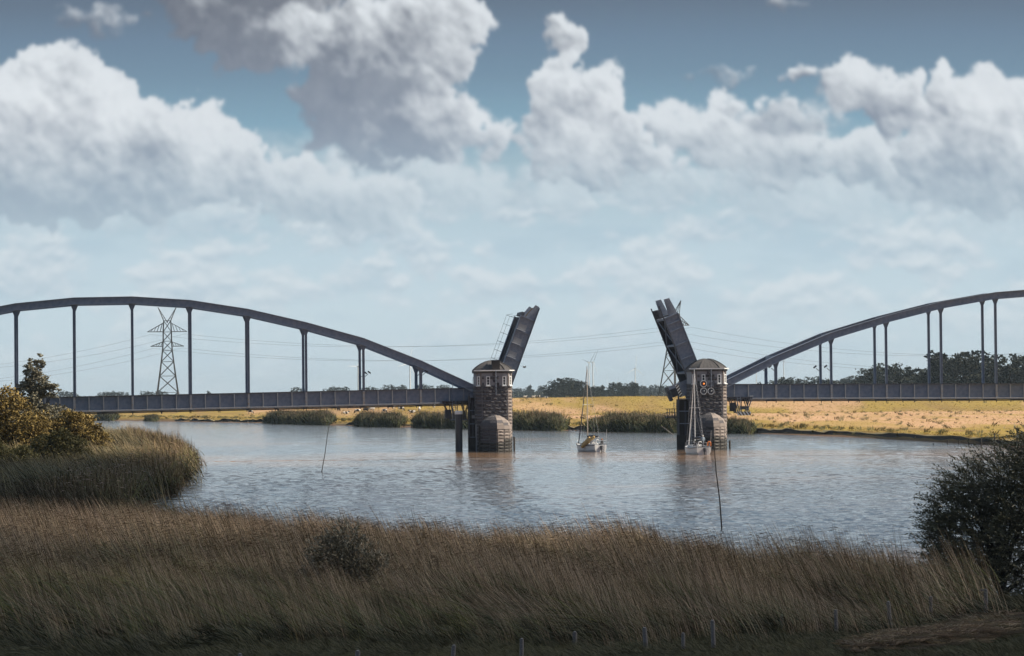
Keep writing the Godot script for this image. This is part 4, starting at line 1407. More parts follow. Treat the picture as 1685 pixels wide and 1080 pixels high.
		var xf := Transform3D(Basis(Vector3.RIGHT, Vector3.DOWN, Vector3.FORWARD) if east else Basis.IDENTITY, Vector3(-1.5, -1.85, 0.12 * sg))
		var brd := put("warning_board", sb[0], M.white_paint, o, xf)
		put("stripe", sb[1], M.brown_paint, brd)
	return o

# ---------------------------------------------------------------- small structures round the piers
func platform(label: String, px0: float, px1: float, py_deck: float, py_low: float, east: bool) -> Node3D:
	var c := 1.4
	var a := on_plane(px0, py_deck, c); var e := on_plane(px1, py_deck, c); var low := on_plane(px0, py_low, c).y
	var o := thing("inspection_platform", label, "platform", on_bridge((a.x + e.x) * 0.5, a.y, c), 0.0, "steel platforms under the bridge")
	o.basis = bridge_basis()
	var w := e.x - a.x
	var d := low - a.y
	var b := Builder.new()
	b.block(Vector3(0, -0.08, -0.9), Vector3(w, 0.16, 1.9))
	put("deck", b.done(), M.dark_steel, o)
	b = Builder.new()
	b.block(Vector3(0.1 * w, d + 0.05, -0.8), Vector3(w * 0.62, 0.12, 1.6))
	put("lower_deck", b.done(), M.steel, o)
	var rx := 0.12 * w * (-1.0 if east else 1.0)
	b = Builder.new()
	for x in [-0.75, 0.75]:
		b.bar(Vector3(rx + x, 0, -0.05), Vector3(rx + x, 1.15, -0.05), 0.08, 0.08)
	for y in [0.4, 0.78, 1.15]: b.bar(Vector3(rx - 0.75, y, -0.05), Vector3(rx + 0.75, y, -0.05), 0.08, 0.08)
	put("guard_rail", b.done(), M.steel, o)
	for t in [[-0.48, -0.2], [0.48, 0.22], [-0.2, -0.05], [0.18, 0.36]]:
		b = Builder.new()
		b.bar(Vector3(t[0] * w, -0.15, -0.1), Vector3(t[1] * w, d, -0.1), 0.12, 0.12)
		b.bar(Vector3(t[0] * w, -0.15, -1.6), Vector3(t[1] * w, d, -1.6), 0.12, 0.12)
		put("brace", b.done(), M.dark_steel, o)
	for x in [-0.26, 0.02, 0.26]:
		b = Builder.new()
		b.bar(Vector3(x * w, -0.1, 0.0), Vector3(x * w, d, 0.0), 0.1, 0.1)
		put("post", b.done(), M.dark_steel, o)
	b = Builder.new()
	for k in 9: b.bar(Vector3(-0.1 * w - 0.25, d + 0.2 + k * 0.28, 0.08), Vector3(-0.1 * w + 0.25, d + 0.2 + k * 0.28, 0.08), 0.06, 0.06)
	for s in [-0.25, 0.25]: b.bar(Vector3(-0.1 * w + s, d, 0.08), Vector3(-0.1 * w + s, d + 2.8, 0.08), 0.08, 0.08)
	put("ladder", b.done(), M.steel, o)
	b = Builder.new()
	b.block(Vector3(-0.3 * w, d + 0.9, -1.0), Vector3(0.22 * w, 1.3, 1.2))
	b.block(Vector3(0.12 * w, d + 0.75, -1.1), Vector3(0.2 * w, 0.5, 1.0))
	put("drive_housing", b.done(), M.dark_steel, o)
	if east:
		var sb := striped_board(2.0, 0.52, 4, 0.36)
		var brd := put("warning_board", sb[0], M.white_paint, o, Transform3D(Basis.IDENTITY, Vector3(0.12 * w, d - 0.1, 0.12)))
		put("stripe", sb[1], M.brown_paint, brd)
		b = Builder.new()
		for k in 10: b.bar(Vector3(w * 0.5 - k * 0.09, -0.2 - k * 0.25, 0.1), Vector3(w * 0.5 - k * 0.09 - 0.28, -0.2 - k * 0.25, 0.1), 0.04, 0.04)
		b.bar(Vector3(w * 0.5, 0, 0.1), Vector3(w * 0.5 - 0.95, d, 0.1), 0.05, 0.05)
		b.bar(Vector3(w * 0.5 - 0.3, 0, 0.1), Vector3(w * 0.5 - 1.25, d, 0.1), 0.05, 0.05)
		put("steep_ladder", b.done(), M.steel, o)
		b = Builder.new()
		b.bar(Vector3(w * 0.38, 0.1, 0.05), Vector3(w * 0.5, 0.1, 0.05), 0.5, 0.08)
		put("light_tube", b.done(), M.white_paint, o)
	else:
		b = Builder.new()
		b.bar(Vector3(-0.1 * w, 0, 0.05), Vector3(-0.16 * w, 2.6, 0.05), 0.08, 0.08)
		put("davit", b.done(), M.steel, o)
	return o

func build_bridge() -> void:
	M.leaf_steel = surface(grain(16, 0.012, 5, [[0.0, .18, .21, .265], [0.5, .245, .28, .345], [0.75, .28, .31, .365], [1.0, .32, .33, .36]]), 0.3, 0.5)
	M.pale_lit_steel = surface(grain(17, 0.02, 4, [[0.0, .3, .31, .33], [1.0, .4, .41, .43]]), 0.5, 0.5)  # paler than the girder steel, carries painted light on ribs and leaf patches
	M.yellow = plain(.35, .2, .03, 0.6)
	M.brown_paint = plain(.07, .042, .022, 0.7)
	span("long grey arch bridge span over the river beside the pylon", 52.6, -1.0, 9.25, 0.0129)
	span("grey arch bridge span reaching the meadow in front of dark trees", 88.6, 1.0, 9.44, -0.0071)
	var tw := tower("stone pier tower with a square chimney block on its domed roof", 814.3, 2.62, false, 6.0, 501)
	var b := Builder.new()
	b.block(Vector3(0.2, 12.25, -0.35), Vector3(1.12, 1.75, 0.95))
	put("chimney", b.done(), M.brick_dark, tw)
	b = Builder.new()
	b.block(Vector3(0.2, 13.15, -0.35), Vector3(1.2, 0.08, 1.03))
	put("chimney_cap", b.done(), M.dark_steel, tw)
	b = Builder.new()
	var arc := []
	for k in 7: arc.append(Vector3(-2.6 - 0.45 * sin(PI * 0.5 * k / 6.0), 10.95 - 0.5 * (1.0 - cos(PI * 0.5 * k / 6.0)), -0.9))
	arc.append(Vector3(-3.05, 9.3, -0.9))
	b.tube(arc, [0.04], 6)
	put("vent_pipe", b.done(), M.steel, tw)
	var te := tower("stone pier tower carrying three octagonal signal lamps", 1168.6, 2.62, true, 6.0, 502)
	# the dark steel frames beside the towers
	for t in [[false, 778.0, 0.52, 651.0, tw], [true, 1128.0, 1.0, 654.0, te]]:
		var p := on_plane(t[1], 690.0, 3.0); var top := on_plane(t[1], t[3], 3.0).y
		var o := thing("bearing_frame", "dark steel bearing frame beside the chimneyed tower" if not t[0] else "tall dark steel hinge frame beside the signal tower", "steel frame", on_bridge(p.x, 0, 3.0), 0.0, "dark frames beside the pier towers")
		o.basis = bridge_basis()
		var w: float = t[2]
		for x in [-w, w]:
			b = Builder.new()
			b.block(Vector3(x, top * 0.5, 0), Vector3(0.2, top + 0.6, 0.3))
			put("column", b.done(), M.dark_steel, o)
		b = Builder.new()
		b.block(Vector3(0, top * 0.5 - 0.2, -0.9), Vector3(w * 2.0 + 0.1, top - 0.2, 1.2))
		put("casing", b.done(), M.dark_wood, o)
		for k in 4:
			b = Builder.new()
			b.block(Vector3(0, top * (0.25 + 0.24 * k), 0.02), Vector3(w * 2.0 - 0.22, 0.12, 0.22))
			put("rung", b.done(), M.steel, o)
		b = Builder.new()
		b.tube([Vector3(0, 1.2, -0.1), Vector3(0, top - 0.6, -0.1)], [0.16], 8)
		put("pipe", b.done(), M.dark_steel, o)
		if not t[0]:
			b = Builder.new()
			b.block(Vector3(0.1, 5.0, 0.22), Vector3(0.55, 0.45, 0.06))
			put("sign_plate", b.done(), M.pale_lit_steel, o)
			b = Builder.new()
			b.block(Vector3(0, top + 0.05, 0.1), Vector3(1.7, 0.08, 0.5))
			for s in [-0.35, 0.35]: b.bar(Vector3(s, top, 0.1), Vector3(s, top - 1.1, 0.1), 0.05, 0.05)
			put("top_step", b.done(), M.steel, o)
		b = Builder.new()
		b.block(Vector3(-0.1, 0.7, 0.3), Vector3(w * 2.0 + (0.15 if not t[0] else 0.5), 2.6, 0.5))
		put("fender", b.done(), M.dark_wood, o)
	# timber fender posts at the foot of the cutwaters
	for t in [[841.6, 719.0, 4.6, "first timber fender post beside the chimneyed tower"], [846.2, 719.0, 3.6, "outer timber fender post beside the chimneyed tower"], [1201.0, 725.0, 4.0, "timber fender post at the foot of the signal tower"], [789.0, 701.0, 6.4, "slim steel guide post before the shaded face of the chimneyed tower"]]:
		var top: float = on_plane(t[0], t[1], t[2]).y
		var s: float = on_plane(t[0], 735.0, t[2]).x
		b = Builder.new()
		b.tube([Vector3(0, -1.2, 0), Vector3(0, top - 0.06, 0), Vector3(0, top, 0)], [0.14, 0.14, 0.1], 8)
		tag(put("fender_post", b.done(), M.dark_wood, null, Transform3D(bridge_basis(), on_bridge(s, 0, t[2]))), t[3], "post", "posts at the piers")
	platform("steel inspection platform with ladder under the girder behind the round pile", 729.0, 774.0, 660.0, 692.0, false)
	platform("steel platform with striped warning board beside the signal tower", 1200.0, 1239.0, 653.5, 680.0, true)
	# channel-side gangway
	var gp := on_plane(1108.0, 685.5, 1.0)
	var gw := thing("gangway", "small railed gangway bracketed to the channel side of the signal tower", "gangway", on_bridge(gp.x, gp.y, 1.0))
	gw.basis = bridge_basis()
	b = Builder.new()
	b.block(Vector3(0, -0.11, -0.6), Vector3(1.85, 0.22, 1.4))
	put("deck", b.done(), M.dark_steel, gw)
	b = Builder.new()
	for k in 6: b.bar(Vector3(-0.9 + k * 0.36, 0, 0.06), Vector3(-0.9 + k * 0.36, 1.1, 0.06), 0.085, 0.085)
	for y in [0.55, 1.1]: b.bar(Vector3(-0.9, y, 0.06), Vector3(0.9, y, 0.06), 0.085, 0.085)
	for y in [0.55, 1.1]: b.bar(Vector3(-0.9, y, 0.06), Vector3(-0.9, y, -1.2), 0.085, 0.085)
	put("guard_rail", b.done(), M.dark_steel, gw)
	b = Builder.new()
	b.bar(Vector3(0.05, -0.1, -0.2), Vector3(1.0, -1.0, -0.2), 0.14, 0.14)
	put("brace", b.done(), M.dark_steel, gw)
	b = Builder.new()
	for s in [0.2, 0.6]: b.bar(Vector3(s, 0.0, -0.5), Vector3(s, 2.1, -0.5), 0.08, 0.08)
	for k in 7: b.bar(Vector3(0.2, 0.2 + 0.28 * k, -0.5), Vector3(0.6, 0.2 + 0.28 * k, -0.5), 0.035, 0.035)
	put("ladder", b.done(), M.steel, gw)
	leaf("raised bridge leaf leaning behind the chimneyed tower, with a thin railing", false)
	leaf("raised bridge leaf with ribbed underside behind the signal tower", true)
	# round mooring pile
	var mp := on_level(755.3, 743.5, 0.0)
	var pile := thing("mooring_pile", "round dark steel pile with a pale cap standing in the water before the girder", "pile", mp)
	b = Builder.new()
	b.lathe([Vector2(0.52, -1.5), Vector2(0.52, 5.45), Vector2(0.0, 5.45)], 20)
	put("shaft", b.done(), M.pile, pile)
	b = Builder.new()
	b.lathe([Vector2(0.0, 5.4), Vector2(0.58, 5.4), Vector2(0.58, 5.82), Vector2(0.5, 5.9), Vector2(0.0, 5.9)], 20)
	put("cap", b.done(), M.white_paint, pile)
	# the signal boards
	var spots := [[1157.8, 631.7, "octagonal signal lamp glowing orange, topmost of the three on the tower"], [1158.0, 643.9, "unlit octagonal signal lamp directly below the orange one"], [1170.0, 643.9, "unlit octagonal signal lamp beside the lower one, nearest the cutwater"]]
	for i in 3:
		var q := on_plane(spots[i][0], spots[i][1], 6.6)
		var sgn := thing("signal_lamp", spots[i][2], "signal", on_bridge(q.x, q.y, 6.6), 0.0, "three signal lamps on the tower")
		sgn.basis = bridge_basis()
		b = Builder.new()
		for k in 8:
			var a0 := TAU * (k + 0.5) / 8.0; var a1 := TAU * (k + 1.5) / 8.0
			var ro := 0.52; var ri := 0.44
			b.prism(PackedVector2Array([Vector2(cos(a0), sin(a0)) * ro, Vector2(cos(a1), sin(a1)) * ro, Vector2(cos(a1), sin(a1)) * ri, Vector2(cos(a0), sin(a0)) * ri]), -0.02, 0.09)
		put("rim", b.done(), M.white_paint, sgn)
		b = Builder.new()
		var disc := PackedVector2Array()
		for k in 8: disc.append(Vector2(cos(TAU * (k + 0.5) / 8.0), sin(TAU * (k + 0.5) / 8.0)) * 0.445)
		b.prism(disc, -0.02, 0.03)
		put("board", b.done(), M.dark_steel, sgn)
		b = Builder.new()
		b.lathe([Vector2(0.13, 0.0), Vector2(0.11, 0.06), Vector2(0.06, 0.1), Vector2(0.0, 0.11)], 12, Transform3D(Basis(Vector3.RIGHT, PI / 2), Vector3(0.05, 0.0, 0.03)))
		put("lamp", b.done(), M.signal_on if i == 0 else M.signal_off, sgn)
		b = Builder.new()
		b.bar(Vector3(0, 0, -0.55), Vector3(0, 0, -0.03), 0.08, 0.08)
		put("bracket", b.done(), M.dark_steel, sgn)
	b = Builder.new()
	for s in [-0.36, 0.36]:
		b.bar(Vector3(s, -0.38, 0), Vector3(s, 0.38, 0), 0.07, 0.07)
		b.bar(Vector3(-0.325, s, 0), Vector3(0.325, s, 0), 0.06, 0.06)
	var fq := on_plane(1169.3, 631.5, 6.35)
	tag(put("square_frame", b.done(), M.steel, null, Transform3D(bridge_basis(), on_bridge(fq.x, fq.y, 6.35))), "grey square frame fixed beside the orange signal lamp", "frame")

# ---------------------------------------------------------------- bodies: tapered capsules joined smoothly, meshed as surface nets
func body_mesh(bones: Array, cell: float, blend: float) -> ArrayMesh:    # bones: [from, to, radius, radius, colour]
	var lo := Vector3(1e9, 1e9, 1e9); var hi := -lo
	for q in bones:
		for e in 2:
			var rr: Vector3 = Vector3.ONE * (q[2 + e] + cell * 2.0)
			lo = lo.min(q[e] - rr); hi = hi.max(q[e] + rr)
	var n := Vector3i(((hi - lo) / cell).ceil()) + Vector3i.ONE
	var f := PackedFloat32Array(); f.resize(n.x * n.y * n.z)
	f.fill(1.0)
	var near := PackedInt32Array(); near.resize(f.size())
	for bi in bones.size():
		var q: Array = bones[bi]
		var a: Vector3 = q[0]; var b: Vector3 = q[1]; var ra: float = q[2]; var rb: float = q[3]
		var m := maxf(ra, rb) + cell * 3.0 + blend
		var i0 := Vector3i(((a.min(b) - Vector3.ONE * m - lo) / cell).floor()).clamp(Vector3i.ZERO, n - Vector3i.ONE)
		var i1 := Vector3i(((a.max(b) + Vector3.ONE * m - lo) / cell).ceil()).clamp(Vector3i.ZERO, n - Vector3i.ONE)
		var ab := b - a; var l2 := maxf(ab.length_squared(), 1e-9)
		for z in range(i0.z, i1.z + 1):
			for y in range(i0.y, i1.y + 1):
				for x in range(i0.x, i1.x + 1):
					var p := lo + Vector3(x, y, z) * cell
					var t := clampf((p - a).dot(ab) / l2, 0.0, 1.0)
					var d := p.distance_to(a + ab * t) - lerpf(ra, rb, t)
					var k := (z * n.y + y) * n.x + x
					var o := f[k]
					if d < o: near[k] = bi
					var h := maxf(blend - absf(d - o), 0.0) / blend
					f[k] = minf(d, o) - h * h * blend * 0.25
	var vert := {}
	var v := PackedVector3Array(); var nn := PackedVector3Array(); var c := PackedColorArray()
	var at_ := func(x: int, y: int, z: int) -> int: return (z * n.y + y) * n.x + x
	var dx := 1; var dy := n.x; var dz := n.x * n.y
	var offs := [0, dx, dy, dx + dy, dz, dx + dz, dy + dz, dx + dy + dz]
	for z in n.z - 1:
		for y in n.y - 1:
			for x in n.x - 1:
				var k := (z * n.y + y) * n.x + x
				var s := 0
				for o in offs:
					if f[k + o] < 0.0: s += 1
				if s == 0 or s == 8: continue
				var sum := Vector3.ZERO; var cnt := 0
				for e in [[0, 1], [2, 3], [4, 5], [6, 7], [0, 2], [1, 3], [4, 6], [5, 7], [0, 4], [1, 5], [2, 6], [3, 7]]:
					var fa := f[k + offs[e[0]]]; var fb := f[k + offs[e[1]]]
					if (fa < 0.0) == (fb < 0.0): continue
					var t := fa / (fa - fb)
					var pa := Vector3(e[0] & 1, (e[0] >> 1) & 1, e[0] >> 2); var pb := Vector3(e[1] & 1, (e[1] >> 1) & 1, e[1] >> 2)
					sum += pa.lerp(pb, t); cnt += 1
				vert[k] = v.size()
				v.append(lo + (Vector3(x, y, z) + sum / cnt) * cell)
				nn.append(Vector3(f[k + dx] - f[k], f[k + dy] - f[k], f[k + dz] - f[k]).normalized())
				c.append(bones[near[k]][4])
	var ids := PackedInt32Array()
	for z in range(1, n.z - 1):
		for y in range(1, n.y - 1):
			for x in range(1, n.x - 1):
				var k := (z * n.y + y) * n.x + x
				for ax in [[dx, dy, dz], [dy, dz, dx], [dz, dx, dy]]:
					var a := f[k] < 0.0; var b := f[k + ax[0]] < 0.0
					if a == b: continue
					var q0: int = vert.get(k, -1); var q1: int = vert.get(k - ax[1], -1); var q2: int = vert.get(k - ax[1] - ax[2], -1); var q3: int = vert.get(k - ax[2], -1)
					if q0 < 0 or q1 < 0 or q2 < 0 or q3 < 0: continue
					if a: ids.append_array(PackedInt32Array([q0, q2, q1, q0, q3, q2]))
					else: ids.append_array(PackedInt32Array([q0, q1, q2, q0, q2, q3]))
	var arr := []
	arr.resize(Mesh.ARRAY_MAX)
	arr[Mesh.ARRAY_VERTEX] = v; arr[Mesh.ARRAY_NORMAL] = nn; arr[Mesh.ARRAY_COLOR] = c; arr[Mesh.ARRAY_INDEX] = ids
	var m := ArrayMesh.new()
	m.add_surface_from_arrays(Mesh.PRIMITIVE_TRIANGLES, arr)
	return m

func limb(out: Array, pts: Array, radii: Array, col: Color) -> void:
	for i in pts.size() - 1: out.append([pts[i], pts[i + 1], radii[i], radii[i + 1], col])

func person(label: String, pos: Vector3, turn: float, seated: bool, coat: Color, legs: Color, hair: Color, hat: Color) -> void:
	# the person faces +x
	var skin := Color(.42, .25, .17)
	var q := []
	var hip := 0.50 if seated else 0.92
	var sh := hip + 0.50
	var lean := Vector3(0.05, 0, 0)
	var s := Vector3(0, sh, 0) + lean
	limb(q, [Vector3(0, hip, 0), Vector3(0.02, hip + 0.25, 0), s + Vector3(0, -0.08, 0)], [0.15, 0.15, 0.17], coat)
	for w in [-1.0, 1.0]:
		limb(q, [Vector3(0, hip, 0.08 * w), Vector3(0.0, hip - 0.03, 0.1 * w)], [0.13, 0.13], legs)
		limb(q, [s + Vector3(0, -0.09, 0.06 * w), s + Vector3(0, -0.06, 0.17 * w)], [0.11, 0.085], coat)
		if seated:
			limb(q, [Vector3(0, hip, 0.1 * w), Vector3(0.43, hip + 0.02, 0.12 * w), Vector3(0.45, 0.09, 0.12 * w)], [0.1, 0.075, 0.05], legs)
			limb(q, [Vector3(0.45, 0.06, 0.12 * w), Vector3(0.6, 0.04, 0.13 * w)], [0.05, 0.04], Color(.04, .035, .03))
			limb(q, [s + Vector3(0, -0.06, 0.18 * w), s + Vector3(0.06, -0.33, 0.23 * w), s + Vector3(0.3, -0.4, 0.16 * w)], [0.07, 0.055, 0.042], coat)
		else:
			limb(q, [Vector3(0, hip, 0.1 * w), Vector3(0.03 + 0.03 * w, 0.49, 0.11 * w), Vector3(-0.02 + 0.05 * w, 0.09, 0.12 * w)], [0.1, 0.075, 0.052], legs)
			limb(q, [Vector3(-0.03 + 0.05 * w, 0.05, 0.12 * w), Vector3(0.14 + 0.05 * w, 0.04, 0.13 * w)], [0.05, 0.04], Color(.04, .035, .03))
			limb(q, [s + Vector3(0, -0.06, 0.18 * w), s + Vector3(0.03, -0.35, 0.25 * w), s + Vector3(0.24, -0.48, 0.2 * w)], [0.07, 0.055, 0.042], coat)
	limb(q, [s + Vector3(0, -0.02, 0), s + Vector3(0.02, 0.1, 0)], [0.06, 0.055], skin)
	limb(q, [s + Vector3(0.03, 0.16, 0), s + Vector3(0.03, 0.23, 0)], [0.085, 0.095], skin)
	limb(q, [s + Vector3(0.125, 0.175, 0), s + Vector3(0.135, 0.165, 0)], [0.018, 0.016], skin)
	for w in [-1.0, 1.0]: limb(q, [s + Vector3(0.02, 0.19, 0.098 * w), s + Vector3(0.015, 0.17, 0.1 * w)], [0.022, 0.018], skin)
	var o := thing("person", label, "person", pos, turn, "people on the two boats")
	put("body", body_mesh(q, 0.026, 0.04), M.cloth, o)
	var hands := []
	for w in [-1.0, 1.0]:
		var h: Vector3 = s + (Vector3(0.34, -0.41, 0.16 * w) if seated else Vector3(0.29, -0.5, 0.2 * w))
		limb(hands, [h - Vector3(0.06, 0, 0), h + Vector3(0.02, -0.005, 0)], [0.028, 0.034], skin)
		for k in 4: limb(hands, [h + Vector3(0.03, -0.004, (k - 1.5) * 0.018), h + Vector3(0.075 - absf(k - 1.6) * 0.008, -0.012, (k - 1.5) * 0.02), h + Vector3(0.095 - absf(k - 1.6) * 0.01, -0.035, (k - 1.5) * 0.02)], [0.0095, 0.009, 0.008], skin)
		limb(hands, [h + Vector3(-0.02, 0, -0.03 * w), h + Vector3(0.03, -0.01, -0.055 * w), h + Vector3(0.055, -0.02, -0.05 * w)], [0.012, 0.011, 0.009], skin)
	put("hands", body_mesh(hands, 0.008, 0.008), M.cloth, o)
	var hd := []
	limb(hd, [s + Vector3(0.0, 0.22, 0), s + Vector3(0.02, 0.265, 0)], [0.105, 0.092], hat)
	if hat != hair: limb(hd, [s + Vector3(0.06, 0.245, 0), s + Vector3(0.16, 0.232, 0)], [0.05, 0.03], hat)
	limb(hd, [s + Vector3(-0.05, 0.17, 0), s + Vector3(-0.02, 0.2, 0)], [0.065, 0.075], hair)
	put("hat" if hat != hair else "hair", body_mesh(hd, 0.02, 0.02), M.cloth, o)

# ---------------------------------------------------------------- sailing boats; the bow points to +x
func sailboat(label: String, pos: Vector3, turn: float, L: float, beam: float, mast: float, tan_sail: bool) -> Node3D:
	var o := thing("sailing_boat", label, "sailing boat", pos, turn, "sailing boats passing the bridge")
	var st := []
	var n := 12
	for i in n + 1:
		var t := i / float(n)
		var x := lerpf(-L * 0.46, L * 0.54, t)
		var w := beam * 0.5 * (0.74 + 0.26 * sin(PI * minf(t * 1.4, 1.0) * 0.5 + 0.0)) * pow(1.0 - pow(maxf(0.0, (t - 0.38) / 0.62), 2.2), 0.85) if t < 1.0 else 0.015
		var sheer := 0.86 + 0.3 * pow(absf(t - 0.35) / 0.65, 2.0)
		var keel := -0.32 + 0.34 * pow(maxf(0.0, (t - 0.6) / 0.4), 2.0) + 0.2 * pow(maxf(0.0, (0.25 - t) / 0.25), 1.5)
		var ring := []
		for k in 7:
			var a := k / 6.0 * PI
			var cx := cos(a); var sy := sin(a)
			ring.append(Vector3(x + (0.25 * t * t if absf(cx) > 0.9 else 0.0), lerpf(sheer, keel, pow(sy, 0.8)), signf(cx) * pow(absf(cx), 0.42) * w))
		st.append(ring)
	var b := Builder.new()
	for i in n:
		for k in 6:
			var m: Vector3 = (st[i][k] + st[i + 1][k + 1]) * 0.5
			b.quad(st[i][k], st[i + 1][k], st[i + 1][k + 1], st[i][k + 1], m - Vector3(m.x, 0.6, 0))
	for k in range(1, 6): b.facet(st[0][0], st[0][k], st[0][k + 1], Vector3.LEFT)
	put("hull", b.done(), M.boat_white, o)
	b = Builder.new()
	for i in n:
		var a: Vector3 = st[i][0]; var c: Vector3 = st[i][6]; var d: Vector3 = st[i + 1][6]; var e: Vector3 = st[i + 1][0]
		var dn := Vector3(0, -0.05, 0)
		b.quad(a + dn, c + dn, d + dn, e + dn, Vector3.UP)
	put("deck", b.done(), M.boat_white, o)
	b = Builder.new()
	for w in [0, 6]:
		var pts := []
		for i in n + 1: pts.append(st[i][w] + Vector3(0, -0.02, 0))
		b.tube(pts, [0.045], 5)
	put("rubbing_strake", b.done(), M.navy, o)
	# coach roof
	b = Builder.new()
	b.prism(PackedVector2Array([Vector2(-0.5, 0.8), Vector2(L * 0.28, 0.85), Vector2(L * 0.22, 1.16), Vector2(-0.45, 1.32)]), -beam * 0.27, beam * 0.27)
	var cab := put("cabin", b.done(), M.boat_white, o)
	b = Builder.new()
	for s in [-1.0, 1.0]:
		for k in 2: b.block(Vector3(0.25 + k * 0.9, 1.06, s * beam * 0.272), Vector3(0.55, 0.14, 0.012))
	put("cabin_window", b.done(), M.pane, cab)
	# cockpit coamings, transom rail, ladder
	b = Builder.new()
	for s in [-1.0, 1.0]: b.bar(Vector3(-0.5, 0.98, s * beam * 0.33), Vector3(-L * 0.44, 0.96, s * beam * 0.31), 0.1, 0.26)
	b.block(Vector3(-0.55, 1.02, 0), Vector3(0.08, 0.45, beam * 0.5))
	put("cockpit_coaming", b.done(), M.boat_white, o)
	b = Builder.new()
	for s in [-1.0, 1.0]: b.block(Vector3(-L * 0.25, 0.93, s * beam * 0.22), Vector3(L * 0.36, 0.12, 0.42))
	put("cushion", b.done(), M.navy if not tan_sail else M.boat_white, o)
	b = Builder.new()
	var xs := -L * 0.45
	for s in [-1.0, 1.0]:
		for x in [xs, xs + 0.9]: b.tube([Vector3(x, 0.9, s * beam * 0.38), Vector3(x, 1.55, s * beam * 0.38)], [0.022], 5)
		for y in [1.22, 1.55]: b.tube([Vector3(xs, y, s * beam * 0.38), Vector3(xs + 0.9, y, s * beam * 0.38)], [0.02], 5)
	for y in [1.22, 1.55]: b.tube([Vector3(xs, y, -beam * 0.38), Vector3(xs, y, beam * 0.38)], [0.02], 5)
	put("stern_rail", b.done(), M.steel_bright, o)
	b = Builder.new()
	for s in [0.35, 0.62]: b.tube([Vector3(xs - 0.12, 1.0, s), Vector3(xs - 0.14, 0.1, s)], [0.022], 5)
	for k in 4: b.tube([Vector3(xs - 0.13, 0.2 + k * 0.22, 0.35), Vector3(xs - 0.13, 0.2 + k * 0.22, 0.62)], [0.02], 5)
	put("boarding_ladder", b.done(), M.steel_bright, o)
	b = Builder.new()
	var bx := L * 0.5
	for s in [-1.0, 1.0]:
		b.tube([Vector3(bx - 0.9, 1.05, s * 0.55), Vector3(bx - 0.85, 1.7, s * 0.5), Vector3(bx + 0.1, 1.75, 0)], [0.022], 5)
		b.tube([Vector3(bx - 0.9, 1.7, s * 0.5), Vector3(-0.6, 1.55, s * beam * 0.45), Vector3(xs + 0.9, 1.55, s * beam * 0.38)], [0.01], 4)
		for x in [-0.6, 1.2]: b.tube([Vector3(x, 0.88, s * beam * 0.46), Vector3(x, 1.56, s * beam * 0.45)], [0.018], 5)
	put("guard_rail", b.done(), M.steel_bright, o)
	# spars
	var mx := L * 0.1
	b = Builder.new()
	b.tube([Vector3(mx, 1.0, 0), Vector3(mx, mast * 0.6, 0), Vector3(mx, mast, 0)], [0.08, 0.072, 0.05], 8)
	put("mast", b.done(), M.spar if not tan_sail else M.spar_wood, o)
	b = Builder.new()
	for s in [-1.0, 1.0]:
		b.tube([Vector3(mx, mast * 0.55, 0), Vector3(mx - 0.1, mast * 0.55 - 0.05, s * 0.75)], [0.03], 5)
		b.tube([Vector3(mx - 0.1, 0.9, s * beam * 0.46), Vector3(mx - 0.1, mast * 0.55, s * 0.75), Vector3(mx, mast - 0.1, 0)], [0.014], 4)
		b.tube([Vector3(mx - 0.5, 0.9, s * beam * 0.46), Vector3(mx, mast * 0.53, 0)], [0.012], 4)
	b.tube([Vector3(xs, 0.95, 0), Vector3(mx, mast, 0)], [0.014], 4)
	put("shroud", b.done(), M.steel_bright, o)
	b = Builder.new()
	b.tube([Vector3(bx, 1.1, 0), Vector3(mx + (bx - mx) * 0.5, mast * 0.5, 0), Vector3(mx + 0.15, mast * 0.93, 0)], [0.075, 0.07, 0.03], 7)
	put("furled_headsail", b.done(), M.navy if tan_sail else M.boat_white, o)
	b = Builder.new()
	b.tube([Vector3(mx, 1.95, 0), Vector3(xs + 1.1, 2.05, 0.25)], [0.06], 6)
	var boom := put("boom", b.done(), M.spar, o)
	b = Builder.new()
	var sail := []
	var rad := []
	for k in 9:
		var t := k / 8.0
		sail.append(Vector3(mx - 0.05, 2.1, 0).lerp(Vector3(xs + 1.2, 2.15, 0.25), t) + Vector3(0, -0.12 * sin(t * PI * 3.0) * 0.2 + 0.02, 0.03 * sin(t * 21.0)))
		rad.append(0.1 + 0.12 * sin(PI * clampf(t * 0.9 + 0.1, 0.0, 1.0)) + 0.02 * sin(t * 31.0))
	b.tube(sail, rad, 8)
	put("stowed_mainsail", b.done(), M.navy, boom)
	b = Builder.new()
	if tan_sail:
		b.bar(Vector3(xs + 2.3, 1.95, -0.5), Vector3(xs + 3.4, 0.95, -1.15), 0.4, 0.36)
		b.tube([Vector3(xs + 1.6, 2.1, -0.15), Vector3(xs + 2.3, 1.5, -0.85), Vector3(xs + 3.0, 0.62, -1.5)], [0.2, 0.36, 0.22], 9)
		put("tan_sail", b.done(), M.tan_cloth, boom)
	b = Builder.new()
	var ring := []
	for k in 13:
		var a := -0.6 + (TAU - 1.9) * k / 12.0 + 1.25
		ring.append(Vector3(xs - 0.05, 1.42 + 0.3 * sin(a), -beam * 0.2 + 0.24 * cos(a)))
	b.tube(ring, [0.075], 7)
	put("horseshoe_lifebuoy", b.done(), M.boat_white, o)
	b = Builder.new()
	b.block(Vector3(xs - 0.2, 0.62, 0.05), Vector3(0.22, 0.5, 0.26))
	b.tube([Vector3(xs - 0.22, 0.4, 0.05), Vector3(xs - 0.24, -0.3, 0.05)], [0.07, 0.05], 6)
	put("outboard_motor", b.done(), M.navy, o)
	b = Builder.new()
